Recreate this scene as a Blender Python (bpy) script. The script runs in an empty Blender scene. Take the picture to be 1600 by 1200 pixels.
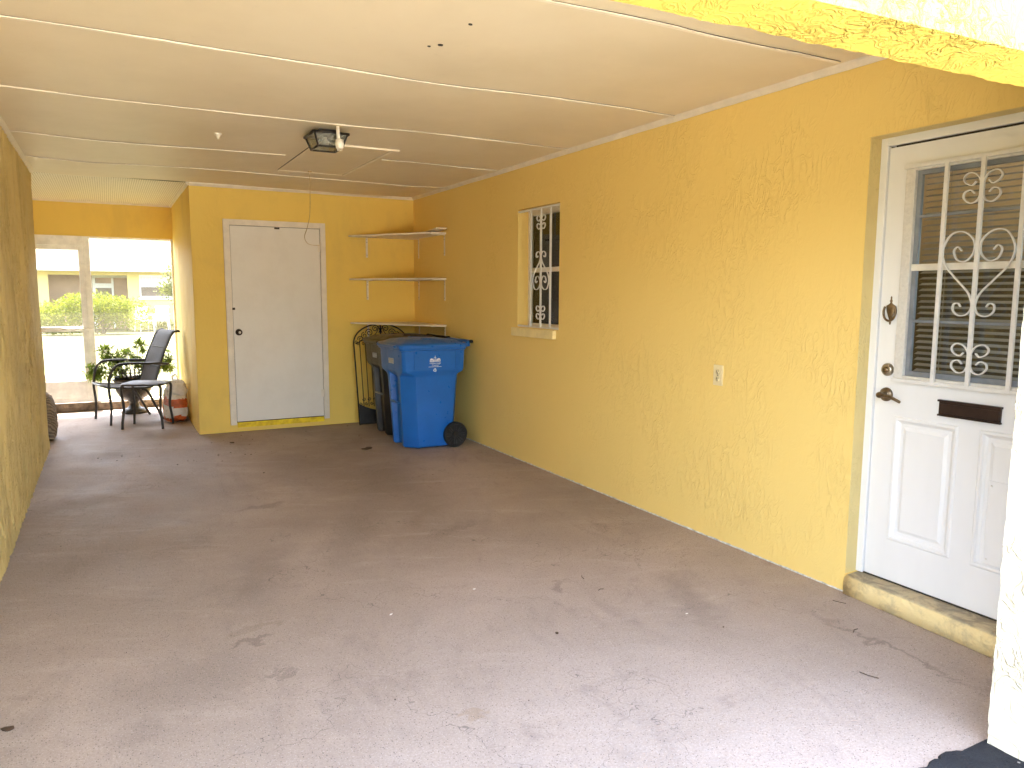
import bpy, bmesh, math, random
from mathutils import Vector, Matrix, noise
sc = bpy.context.scene
R = math.radians
random.seed(7)

# ------------------------------------------------------------------ camera, sky, sun, exposure
YAW, PITCH, ROLL = 0.4932, -0.1197, 0.0044
f = Vector((math.sin(YAW)*math.cos(PITCH), math.cos(YAW)*math.cos(PITCH), math.sin(PITCH)))
r0 = Vector((math.cos(YAW), -math.sin(YAW), 0))
u0 = r0.cross(f)
rr = r0*math.cos(ROLL) + u0*math.sin(ROLL)
uu = -r0*math.sin(ROLL) + u0*math.cos(ROLL)
cam = bpy.data.objects.new('camera', bpy.data.cameras.new('camera'))
sc.collection.objects.link(cam)
mw = Matrix((rr, uu, -f)).transposed().to_4x4()
mw.translation = Vector((-3.1219, -8.1976, 1.4508))
cam.matrix_world = mw
cam.data.sensor_width = 36
cam.data.lens = 1170.13/1600*36
cam.data.clip_start = .05
cam.data.clip_end = 500
sc.camera = cam

SUN_EL, SUN_AZ = 64.0, 104.0          # azimuth in the ground plane, counter-clockwise from +x, of the direction TO the sun
world = bpy.data.worlds.new('World'); sc.world = world
world.use_nodes = True
wn = world.node_tree
bg = wn.nodes['Background']
sky = wn.nodes.new('ShaderNodeTexSky')
sky.sky_type = 'NISHITA'; sky.sun_disc = False
sky.sun_elevation = R(SUN_EL); sky.sun_rotation = R(90 - SUN_AZ)
sky.dust_density = 3.0; sky.air_density = 1.0; sky.ozone_density = .5
hsv = wn.nodes.new('ShaderNodeHueSaturation'); hsv.inputs['Saturation'].default_value = .72
wn.links.new(sky.outputs[0], hsv.inputs['Color']); wn.links.new(hsv.outputs[0], bg.inputs[0])
bg.inputs[1].default_value = 0.15
sd = bpy.data.lights.new('sun', 'SUN'); so = bpy.data.objects.new('sun', sd)
sc.collection.objects.link(so)
to = Vector((math.cos(R(SUN_AZ))*math.cos(R(SUN_EL)), math.sin(R(SUN_AZ))*math.cos(R(SUN_EL)), math.sin(R(SUN_EL))))
so.rotation_euler = to.to_track_quat('Z', 'Y').to_euler()
sd.energy = 3.3; sd.angle = R(0.53); sd.color = (1, .95, .86)
sc.view_settings.view_transform = 'Standard'
sc.view_settings.look = 'None'
sc.view_settings.gamma = 1.0
sc.view_settings.exposure = 4.2
sc.view_settings.use_curve_mapping = False
sc.cycles.max_bounces = 14
sc.cycles.diffuse_bounces = 9
sc.cycles.transparent_max_bounces = 16

# ------------------------------------------------------------------ node helpers
def new_mat(name):
    m = bpy.data.materials.new(name); m.use_nodes = True
    return m, m.node_tree, m.node_tree.nodes['Principled BSDF']
class G:
    def __init__(s, nt): s.nt = nt
    def n(s, typ, ins=None, **at):
        nd = s.nt.nodes.new('ShaderNode'+typ)
        for k, v in at.items(): setattr(nd, k, v)
        for k, v in (ins or {}).items():
            if isinstance(v, bpy.types.NodeSocket): s.nt.links.new(v, nd.inputs[k])
            else: nd.inputs[k].default_value = v
        return nd
    def coord(s, scale=(1, 1, 1), rot=(0, 0, 0), loc=(0, 0, 0)):
        t = s.n('TexCoord')
        return s.n('Mapping', {0: t.outputs['Object'], 1: loc, 2: rot, 3: scale}).outputs[0]
    def noise(s, v, scale, detail=3, rough=.5, dist=0, out=0):
        return s.n('TexNoise', {'Vector': v, 'Scale': scale, 'Detail': detail, 'Roughness': rough, 'Distortion': dist}).outputs[out]
    def dirc(s, ang, lx, ly):
        t = s.n('TexCoord')
        return s.n('Mapping', {0: t.outputs['Object'], 2: (0, 0, R(ang)), 3: (lx, ly, 1)}, vector_type='TEXTURE').outputs[0]
    def math(s, op, a, b=0.5, c=None, clamp=False):
        d = {0: a, 1: b}
        if c is not None: d[2] = c
        return s.n('Math', d, operation=op, use_clamp=clamp).outputs[0]
    def ramp(s, v, lo, hi, a=0., b=1.):
        return s.n('MapRange', {0: v, 1: lo, 2: hi, 3: a, 4: b}, clamp=True, interpolation_type='SMOOTHSTEP').outputs[0]
    def mix(s, fac, a, b, bt='MIX'):
        m = s.n('Mix', data_type='RGBA', blend_type=bt)
        for k, v in ((0, fac), (6, a), (7, b)):
            if isinstance(v, bpy.types.NodeSocket): s.nt.links.new(v, m.inputs[k])
            elif k == 0: m.inputs[0].default_value = v
            else: m.inputs[k].default_value = (*v, 1)
        return m.outputs[2]
    def bump(s, h, dist=.01, strength=1.):
        return s.n('Bump', {'Height': h, 'Distance': dist, 'Strength': strength}).outputs[0]

def stucco(name, col, dark, zs=.45, dist=.007, ridge=10., dirt=.35, mid=.45):
    m, nt, p = new_mat(name); g = G(nt)
    v = g.coord((1, 1, zs)); v1 = g.coord()
    n1 = g.noise(v, ridge, 3.5, .55, 1.4)
    rid = g.math('SUBTRACT', 1, g.math('MULTIPLY', g.math('ABSOLUTE', g.math('SUBTRACT', n1, .5)), 14), clamp=True)
    rid = g.math('POWER', rid, 1.3)
    mask = g.ramp(g.noise(v1, 1.7, 3, .6), mid-.07, mid+.2)
    n2 = g.noise(v, ridge*2.3, 3, .6, .8)
    pl = g.ramp(n2, .42, .6)
    fine = g.noise(v1, 70, 3, .6)
    h = g.math('MULTIPLY', rid, g.math('ADD', g.math('MULTIPLY', mask, .9), .12))
    h = g.math('ADD', h, g.math('MULTIPLY', pl, g.math('MULTIPLY', mask, .45)))
    h = g.math('ADD', h, g.math('MULTIPLY', fine, .10))
    h = g.math('ADD', h, g.math('MULTIPLY', g.noise(v1, 3, 2), .8))
    nt.links.new(g.bump(h, dist*.5), p.inputs['Normal'])
    d = g.ramp(g.noise(v, 2.2, 5, .65, .4), .46, .75)
    c = g.mix(g.math('MULTIPLY', d, dirt), col, dark)
    c = g.mix(g.math('MULTIPLY', g.ramp(g.noise(v1, 22, 4, .7), .62, .72), dirt*.5), c, tuple(x*.75 for x in dark))
    nt.links.new(c, p.inputs['Base Color'])
    p.inputs['Roughness'].default_value = .62
    p.inputs['Specular IOR Level'].default_value = .3
    return m
def simple(name, col, rough=.5, metal=0., var=.12, vscale=8, bump=0., bscale=60, spec=.5, coat=0., stretch=(1, 1, 1)):
    m, nt, p = new_mat(name); g = G(nt)
    v = g.coord(stretch)
    n = g.noise(v, vscale, 4, .6)
    c = g.mix(g.ramp(n, .3, .7), tuple(max(0, x*(1-var)) for x in col), tuple(min(1, x*(1+var)) for x in col))
    nt.links.new(c, p.inputs['Base Color'])
    nt.links.new(g.ramp(g.noise(v, vscale*2.7, 3), .2, .8, max(0.02, rough-.08), min(1, rough+.08)), p.inputs['Roughness'])
    p.inputs['Metallic'].default_value = metal
    p.inputs['Specular IOR Level'].default_value = spec
    p.inputs['Coat Weight'].default_value = coat
    if bump: nt.links.new(g.bump(g.noise(v, bscale, 3, .6), bump), p.inputs['Normal'])
    return m

M = {}
YEL = (.86, .635, .215)
M['wall'] = stucco('yellow_stucco', YEL, (.78, .58, .17), .45, .0040, 15, .14, .46)
M['wallback'] = stucco('yellow_stucco_smooth', (.85, .61, .14), (.60, .42, .13), .6, .0035, 8, .30, .55)
M['wallleft'] = stucco('yellow_stucco_trowelled', (.86, .67, .27), (.58, .42, .16), .22, .034, 14, .55, .36)
M['beam'] = stucco('beam_yellow_stucco', (.66, .495, .10), (.59, .44, .09), 1.0, .022, 16, .15, .50)
M['cream'] = stucco('cream_stucco', (.66, .60, .45), (.58, .51, .36), .8, .014, 11, .2, .45)
M['reveal'] = stucco('reveal_yellow_paint', (.70, .56, .25), (.52, .40, .18), .45, .006, 11, .5)

def step_mat():
    m, nt, p = new_mat('worn_step_paint'); g = G(nt)
    v = g.coord()
    geo = g.n('NewGeometry')
    nz = g.n('SeparateXYZ', {0: geo.outputs['Normal']}).outputs[2]
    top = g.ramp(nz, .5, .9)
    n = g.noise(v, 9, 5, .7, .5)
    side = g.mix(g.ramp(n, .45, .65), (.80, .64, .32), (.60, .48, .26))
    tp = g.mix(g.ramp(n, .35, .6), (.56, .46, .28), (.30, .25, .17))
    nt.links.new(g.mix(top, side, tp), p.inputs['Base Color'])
    nt.links.new(g.bump(g.math('ADD', g.noise(v, 14, 4, .6, 1), g.math('MULTIPLY', g.noise(v, 90, 3), .15)), .012), p.inputs['Normal'])
    p.inputs['Roughness'].default_value = .8
    return m
M['step'] = step_mat()

def floor_mat():
    m, nt, p = new_mat('speckled_painted_concrete'); g = G(nt)
    v = g.coord()
    vs = g.dirc(80, 3.0, 1)
    base = g.mix(g.ramp(g.noise(v, .9, 5, .6, .5), .35, .68), (.475, .392, .342), (.400, .328, .280))
    # broom / tyre streaks
    st = g.ramp(g.noise(vs, 3.2, 6, .7, .6), .50, .72)
    base = g.mix(g.math('MULTIPLY', st, .40), base, (.255, .205, .180))
    bl = g.ramp(g.noise(v, 2.6, 6, .72, 1.2), .56, .74)
    base = g.mix(g.math('MULTIPLY', bl, .45), base, (.24, .19, .165))
    lt = g.ramp(g.noise(g.dirc(-24, 3.6, 1), 4.5, 7, .75, .4), .50, .72)
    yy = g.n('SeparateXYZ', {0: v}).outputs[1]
    big = g.math('MULTIPLY', g.ramp(yy, -5.6, -3.6), g.ramp(g.noise(v, .8, 3, .5, .3), .30, .60))  # light falloff painted in: floor colour darkens in patches toward the back
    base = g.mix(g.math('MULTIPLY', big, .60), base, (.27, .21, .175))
    base = g.mix(g.math('MULTIPLY', lt, .38), base, (.56, .48, .44))
    # local stains with their own outline: x, y, rx, ry, angle, strength, colour
    sep = g.n('SeparateXYZ', {0: v})
    wob = g.n('VectorMath', {0: g.noise(v, 7, 4, .65, .5, out=1), 1: (.5, .5, .5)}, operation='SUBTRACT').outputs[0]
    wob = g.n('VectorMath', {0: wob, 3: .35}, operation='SCALE').outputs[0]
    vw = g.n('VectorMath', {0: v, 1: wob}, operation='ADD').outputs[0]
    def stain(c, x, y, rx, ry, a, s, col, soft=.6):
        mp = g.n('Mapping', {0: vw, 1: (x, y, 0), 2: (0, 0, R(a)), 3: (rx, ry, 100)}, vector_type='TEXTURE').outputs[0]
        ln = g.n('VectorMath', {0: mp}, operation='LENGTH').outputs['Value']
        return g.mix(g.ramp(ln, 1, soft, 0, s), c, col)
    D = (.17, .135, .12)
    for q in [(-2.62, -4.93, .15, .05, 25, .35, (.24, .19, .13), .5), (-2.66, -5.08, .13, .03, 15, .5, D, .6),
              (-2.60, -5.38, .12, .03, 20, .4, D, .5), (-2.28, -3.0, .22, .06, 10, .5, D, .3), (-1.9, -3.9, .8, .22, 65, .38, D, .05),
              (-2.5, -4.3, .7, .26, 75, .42, D, .05), (-.34, -6.35, .030, .55, -2, .55, D, .2), (-.22, -6.70, .18, .03, 15, .35, D, .3),
              (-.75, -5.6, .45, .16, 70, .38, D, .1), (-.45, -4.4, .3, .05, 80, .3, D, .2), (-1.2, -5.15, .10, .04, 60, .45, D, .4),
              (-1.2, -2.4, 1.0, .45, 70, .35, D, .05), (-.9, -3.1, .3, .25, 30, .25, (.48, .37, .33), .3), (-3.0, -2.2, .45, 1.0, 10, .25, (.5, .42, .40), .1),
              (-2.95, -5.3, .5, .35, 30, .38, D, .1), (-1.25, -4.05, .35, .09, 20, .3, D, .2), (-2.1, -5.98, .06, .05, 0, .35, (.33, .22, .10), .4)]:
        base = stain(base, *q)
    # chips: pale fleck and dark pits
    vo = g.n('TexVoronoi', {'Vector': v, 'Scale': 135.0})
    rnd = g.n('SeparateColor', {0: vo.outputs['Color']}).outputs[0]
    dk = g.math('MULTIPLY', g.math('LESS_THAN', vo.outputs['Distance'], .30), g.math('GREATER_THAN', rnd, .74))
    vo2 = g.n('TexVoronoi', {'Vector': v, 'Scale': 200.0})
    rn2 = g.n('SeparateColor', {0: vo2.outputs['Color']}).outputs[1]
    wt = g.math('MULTIPLY', g.math('LESS_THAN', vo2.outputs['Distance'], .30), g.math('GREATER_THAN', rn2, .72))
    vo3 = g.n('TexVoronoi', {'Vector': v, 'Scale': 58.0})
    rn3 = g.n('SeparateColor', {0: vo3.outputs['Color']}).outputs[1]
    pit = g.math('MULTIPLY', g.math('LESS_THAN', vo3.outputs['Distance'], .12), g.math('GREATER_THAN', rn3, .66))
    base = g.mix(g.ramp(g.noise(v, 120, 3, .7), .35, .65, 0, .30), base, (.22, .18, .165))
    base = g.mix(g.math('MULTIPLY', wt, .5), base, (.66, .58, .55))
    base = g.mix(g.math('MULTIPLY', dk, .62), base, (.10, .085, .08))
    base = g.mix(g.math('MULTIPLY', pit, .8), base, (.06, .05, .05))
    # hairline crack
    cr = g.math('ABSOLUTE', g.math('SUBTRACT', g.noise(g.coord((1, 1, 1), loc=(2.2, .7, 0)), .55, 6, .6, .2), .5))
    crk = g.math('MULTIPLY', g.math('LESS_THAN', cr, .0006), .5)
    base = g.mix(crk, base, (.09, .08, .07))
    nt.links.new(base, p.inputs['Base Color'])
    h = g.math('ADD', g.math('MULTIPLY', g.noise(v, 140, 3, .7), .5), g.math('MULTIPLY', g.noise(g.dirc(-24, 3.6, 1), 26, 5, .7), .7))
    h = g.math('SUBTRACT', h, g.math('MULTIPLY', g.math('MAXIMUM', dk, pit), .5))
    nt.links.new(g.bump(h, .0035), p.inputs['Normal'])
    nt.links.new(g.ramp(g.noise(v, 1.8, 5, .7), .3, .7, .62, .78), p.inputs['Roughness'])
    p.inputs['Specular IOR Level'].default_value = .3
    return m
M['floor'] = floor_mat()

def asphalt_mat():
    m, nt, p = new_mat('asphalt'); g = G(nt); v = g.coord()
    vo = g.n('TexVoronoi', {'Vector': v, 'Scale': 70.0})
    rn = g.n('SeparateColor', {0: vo.outputs['Color']}).outputs[0]
    c = g.mix(g.ramp(g.noise(v, 6, 5, .7), .3, .7), (.012, .013, .016), (.028, .029, .034))
    w = g.math('MULTIPLY', g.math('LESS_THAN', vo.outputs['Distance'], .3), g.math('GREATER_THAN', rn, .96))
    c = g.mix(g.math('MULTIPLY', w, .8), c, (.40, .38, .36))
    nt.links.new(c, p.inputs['Base Color']); p.inputs['Roughness'].default_value = .8
    p.inputs['Specular IOR Level'].default_value = .25
    nt.links.new(g.bump(g.noise(v, 90, 4, .7), .012), p.inputs['Normal'])
    return m
M['asphalt'] = asphalt_mat()

def ceil_mat():
    m, nt, p = new_mat('ceiling_paint'); g = G(nt); v = g.coord()
    c = g.mix(g.ramp(g.noise(v, 1.1, 5, .6), .35, .7), (.81, .71, .53), (.75, .65, .47))
    c = g.mix(g.math('MULTIPLY', g.ramp(g.noise(v, 7, 5, .75), .62, .78), .25), c, (.55, .47, .36))
    nt.links.new(c, p.inputs['Base Color']); p.inputs['Roughness'].default_value = .5
    nt.links.new(g.bump(g.math('ADD', g.noise(v, 2.2, 3, .5), g.math('MULTIPLY', g.noise(v, 130, 2), .03)), .012), p.inputs['Normal'])
    return m
M['ceiling'] = ceil_mat()
def perf_mat():
    m, nt, p = new_mat('perforated_soffit'); g = G(nt); v = g.coord()
    s = g.n('SeparateXYZ', {0: v})
    def cell(o, w): return g.math('SUBTRACT', g.math('FRACT', g.math('DIVIDE', o, w)), .5)
    a = g.math('POWER', cell(s.outputs[0], .020), 2); b = g.math('POWER', cell(s.outputs[1], .085), 2)
    hole = g.math('LESS_THAN', g.math('ADD', a, b), .055)
    c = g.mix(hole, (.82, .75, .60), (.34, .26, .14))
    nt.links.new(c, p.inputs['Base Color']); p.inputs['Roughness'].default_value = .5
    nt.links.new(g.bump(g.math('SUBTRACT', 1, hole), .003), p.inputs['Normal'])
    return m
M['perf'] = perf_mat()
M['trim'] = simple('trim_paint', (.78, .71, .60), .5, var=.06, vscale=10, bump=.002, bscale=40)
M['batten'] = simple('batten_paint', (.86, .78, .64), .45, var=.08, vscale=6, bump=.002, bscale=30)
M['gap'] = simple('dark_gap', (.045, .035, .025), .9)
M['sillpaint'] = simple('pale_yellow_sill_paint', (.86, .72, .36), .6, var=.06, vscale=12, bump=.003)
M['caulk'] = simple('bare_base_strip', (.62, .60, .56), .8, var=.35, vscale=25, bump=.004, bscale=60)
M['whitepaint'] = simple('white_door_paint', (.80, .80, .80), .42, var=.03, vscale=3, bump=.0012, bscale=16, stretch=(1, 1, .3))
def storage_door_mat():
    m, nt, p = new_mat('aged_white_slab_door'); g = G(nt); v = g.coord()
    def blob(c, x, z, rx, rz, s, col, soft=.3):
        mp = g.n('Mapping', {0: v, 1: (x, 0, z), 3: (rx, 50, rz)}, vector_type='TEXTURE').outputs[0]
        mp = g.n('VectorMath', {0: mp, 1: g.n('VectorMath', {0: g.noise(v, 9, 3, .6, out=1), 3: .6}, operation='SCALE').outputs[0]}, operation='ADD').outputs[0]
        mp = g.n('VectorMath', {0: mp, 1: (.3, .3, .3)}, operation='SUBTRACT').outputs[0]
        ln = g.n('VectorMath', {0: mp}, operation='LENGTH').outputs['Value']
        return g.mix(g.ramp(ln, 1, soft, 0, s), c, col)
    c = g.mix(g.ramp(g.noise(v, 2.5, 5, .65), .4, .75), (.79, .755, .69), (.74, .70, .63))
    c = blob(c, -1.54, 1.86, .040, .075, .45, (.42, .38, .32))
    c = blob(c, -1.54, 1.74, .016, .09, .25, (.42, .38, .32))
    c = blob(c, -1.92, .86, .05, .022, .5, (.40, .36, .28))
    c = blob(c, -1.81, 2.07, .010, .012, .6, (.4, .36, .3))
    nt.links.new(c, p.inputs['Base Color']); p.inputs['Roughness'].default_value = .45
    nt.links.new(g.bump(g.noise(v, 5, 3, .5), .004), p.inputs['Normal'])
    return m
M['storagedoor'] = storage_door_mat()
M['yellowtrim'] = simple('bright_yellow_threshold_paint', (.92, .60, .01), .6, var=.25, vscale=14, bump=.003)
M['iron_white'] = simple('white_enamel_iron', (.72, .71, .69), .38, var=.05, vscale=20)
M['iron_black'] = simple('black_wrought_iron', (.018, .015, .014), .5, var=.3, vscale=20)
M['brass'] = simple('aged_bronze', (.20, .145, .09), .38, metal=.9, var=.25, vscale=40)
M['nickel'] = simple('aged_brass_cylinder', (.42, .36, .28), .32, metal=.95, var=.2, vscale=40)
M['bronze_dark'] = simple('dark_bronze_mail_slot', (.036, .020, .016), .42, metal=.4, var=.2, vscale=20)
M['alu'] = simple('aluminium_frame', (.80, .78, .73), .45, metal=.35, var=.10, vscale=9, bump=.001)
M['alu_grey'] = simple('grey_sash_frame', (.22, .24, .27), .5, metal=.2, var=.15, vscale=9)
M['screwdark'] = simple('dark_screw', (.05, .04, .03), .5, metal=.6)
M['bluebin'] = simple('blue_bin_plastic', (.012, .135, .50), .34, var=.06, vscale=5, bump=.0003, bscale=260, spec=.5)
M['blackbin'] = simple('black_bin_plastic', (.020, .020, .022), .36, var=.15, vscale=5, bump=.0012, bscale=260, spec=.55)
M['tyre'] = simple('black_wheel_plastic', (.010, .010, .011), .5, var=.2)
M['hub'] = simple('wheel_disc_plastic', (.028, .028, .030), .42, var=.2)
M['greyprint'] = simple('faded_grey_print', (.40, .41, .42), .6, var=.3, vscale=90)
M['white_ink'] = simple('white_print', (.82, .85, .88), .5, var=.05)
M['ivory'] = simple('ivory_plastic', (.80, .68, .40), .4, var=.03)
M['socket'] = simple('white_socket_plastic', (.86, .82, .72), .4, var=.03)
M['cord'] = simple('tan_cord', (.50, .36, .14), .8, var=.2, vscale=60)
M['sling'] = simple('grey_sling_fabric', (.066, .057, .050), .75, var=.15, vscale=120, bump=.002, bscale=400)
M['chairframe'] = simple('charcoal_powder_coat', (.040, .036, .033), .4, var=.15, metal=.2)
M['tabletop'] = simple('grey_woven_table_top', (.10, .092, .085), .6, var=.2, vscale=150, bump=.001, bscale=300)
M['urn'] = simple('mottled_bronze_urn', (.060, .050, .038), .5, var=.45, vscale=14, bump=.006, bscale=18)
M['soil'] = simple('potting_soil', (.03, .022, .015), .95, var=.4, vscale=60, bump=.01)
M['bagwhite'] = simple('white_bag_plastic', (.74, .70, .64), .32, var=.06, vscale=12, bump=.012, bscale=16)
M['bagorange'] = simple('orange_bag_print', (.62, .13, .03), .34, var=.25, vscale=12, bump=.012, bscale=16)
M['bagclear'] = simple('thin_pale_carrier_plastic', (.80, .76, .70), .25, var=.08, vscale=10, bump=.02, bscale=22)
M['curb'] = simple('dirty_curb_concrete', (.16, .12, .085), .9, var=.5, vscale=12, bump=.01, bscale=30)
M['dryleaf'] = simple('dry_leaf', (.07, .04, .022), .8, var=.4, vscale=60)
M['chip'] = simple('white_paint_chip', (.75, .72, .68), .7)
M['twig'] = simple('twig', (.09, .06, .04), .8)
M['lawn'] = simple('sunburnt_lawn', (.070, .066, .017), .95, var=.30, vscale=2.5, bump=.05, bscale=20)
M['road'] = simple('pale_bounce_concrete', (.45, .41, .33), .9, var=.15, vscale=2)
M['roof'] = simple('roof_deck', (.35, .32, .28), .8)
M['roomwall'] = simple('tan_room_wall', (.52, .40, .27), .8, var=.05)
M['carpet'] = simple('brown_carpet', (.20, .14, .10), .9)
M['slat'] = simple('blind_slat', (.34, .315, .28), .45, var=.05)
M['hwall'] = stucco('pale_yellow_house_paint', (.62, .50, .20), (.55, .43, .17), 1, .004, 6, .2)
M['hbrown'] = simple('tan_recess_paint', (.46, .30, .20), .8, var=.12, vscale=2)
M['hwhite'] = simple('white_fascia', (.85, .84, .80), .6, var=.03)
M['hglass'] = simple('dim_window_glass', (.16, .12, .10), .15, var=.2, vscale=2)
M['hcurtain'] = simple('pale_curtain', (.70, .68, .62), .8, var=.25, vscale=22, stretch=(1, 1, .05))
M['hchair'] = simple('white_resin', (.86, .86, .88), .5, var=.02)
def shingle_mat():
    m, nt, p = new_mat('tan_shingles'); g = G(nt); v = g.coord()
    b = g.n('TexBrick', {'Vector': v, 'Color1': (.075, .058, .036, 1), 'Color2': (.05, .038, .024, 1), 'Mortar': (.06, .045, .03, 1), 'Scale': 1.0, 'Mortar Size': .02, 'Brick Width': .5, 'Row Height': .22})
    c = g.mix(g.ramp(g.noise(v, 5, 5, .8), .3, .7), b.outputs[0], (.068, .055, .036))
    nt.links.new(c, p.inputs['Base Color']); p.inputs['Roughness'].default_value = .9
    return m
M['shingle'] = shingle_mat()
def rolled_mat():
    m, nt, p = new_mat('ribbed_brown_cloth'); g = G(nt); v = g.coord()
    s = g.n('SeparateXYZ', {0: v})
    w = g.math('SINE', g.math('ADD', g.math('MULTIPLY', g.math('ADD', s.outputs[2], g.math('MULTIPLY', s.outputs[1], .8)), 190), g.math('MULTIPLY', g.noise(v, 6, 3), 26)))
    c = g.mix(g.ramp(w, -.6, .6), (.20, .145, .10), (.36, .28, .20))
    nt.links.new(c, p.inputs['Base Color']); p.inputs['Roughness'].default_value = .85
    nt.links.new(g.bump(w, .006), p.inputs['Normal'])
    return m
M['rolled'] = rolled_mat()
def leaf_mat(name, a, b):
    m, nt, p = new_mat(name); g = G(nt)
    oi = g.n('NewGeometry').outputs['Random Per Island']
    nt.links.new(g.mix(oi, a, b), p.inputs['Base Color'])
    p.inputs['Roughness'].default_value = .7; p.inputs['Specular IOR Level'].default_value = .2
    tr = g.n('BsdfTranslucent'); nt.links.new(g.mix(oi, tuple(x*1.3 for x in a), tuple(x*1.3 for x in b)), tr.inputs[0])
    mx = g.n('MixShader', {0: .35, 1: p.outputs[0], 2: tr.outputs[0]})
    nt.links.new(mx.outputs[0], nt.nodes['Material Output'].inputs[0])
    return m
M['leaf'] = leaf_mat('pot_plant_leaf', (.09, .15, .02), (.26, .32, .05))
M['bushleaf'] = leaf_mat('hedge_leaf', (.075, .10, .004), (.19, .205, .010))
M['treeleaf'] = leaf_mat('tree_leaf', (.05, .065, .012), (.13, .14, .03))
M['bark'] = simple('bark', (.14, .10, .07), .9, var=.3)
def glass_mat(name, tint=(.9, .93, .92), boost=1.0, extra=.0):
    m, nt, p = new_mat(name); g = G(nt)
    nt.nodes.remove(p)
    fr = g.n('Fresnel', {'IOR': 1.5}).outputs[0]
    fac = g.math('ADD', g.math('MULTIPLY', fr, boost), extra, clamp=True)
    t = g.n('BsdfTransparent', {0: (*tint, 1)}); gl = g.n('BsdfGlossy', {0: (1, 1, 1, 1), 'Roughness': .015})
    mx = g.n('MixShader', {0: fac, 1: t.outputs[0], 2: gl.outputs[0]})
    nt.links.new(mx.outputs[0], nt.nodes['Material Output'].inputs[0])
    return m
M['glass'] = glass_mat('window_glass')
def frosted():
    m, nt, p = new_mat('seeded_lantern_glass'); g = G(nt)
    p.inputs['Base Color'].default_value = (.30, .30, .25, 1); p.inputs['Roughness'].default_value = .15
    t = g.n('BsdfTransparent', {0: (.8, .82, .75, 1)})
    nt.links.new(g.bump(g.noise(g.coord(), 40, 2), .003), p.inputs['Normal'])
    mx = g.n('MixShader', {0: .5, 1: t.outputs[0], 2: p.outputs[0]})
    nt.links.new(mx.outputs[0], nt.nodes['Material Output'].inputs[0])
    return m
M['lglass'] = frosted()
def screen_mat():
    m, nt, p = new_mat('insect_screen_mesh'); g = G(nt)
    p.inputs['Base Color'].default_value = (.22, .20, .14, 1); p.inputs['Roughness'].default_value = .8
    tl = g.n('BsdfTranslucent', {0: (.22, .20, .14, 1)})
    d = g.n('MixShader', {0: .5, 1: p.outputs[0], 2: tl.outputs[0]})
    t = g.n('BsdfTransparent')
    mx = g.n('MixShader', {0: .13, 1: t.outputs[0], 2: d.outputs[0]})
    nt.links.new(mx.outputs[0], nt.nodes['Material Output'].inputs[0])
    return m
M['screen'] = screen_mat()


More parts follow.
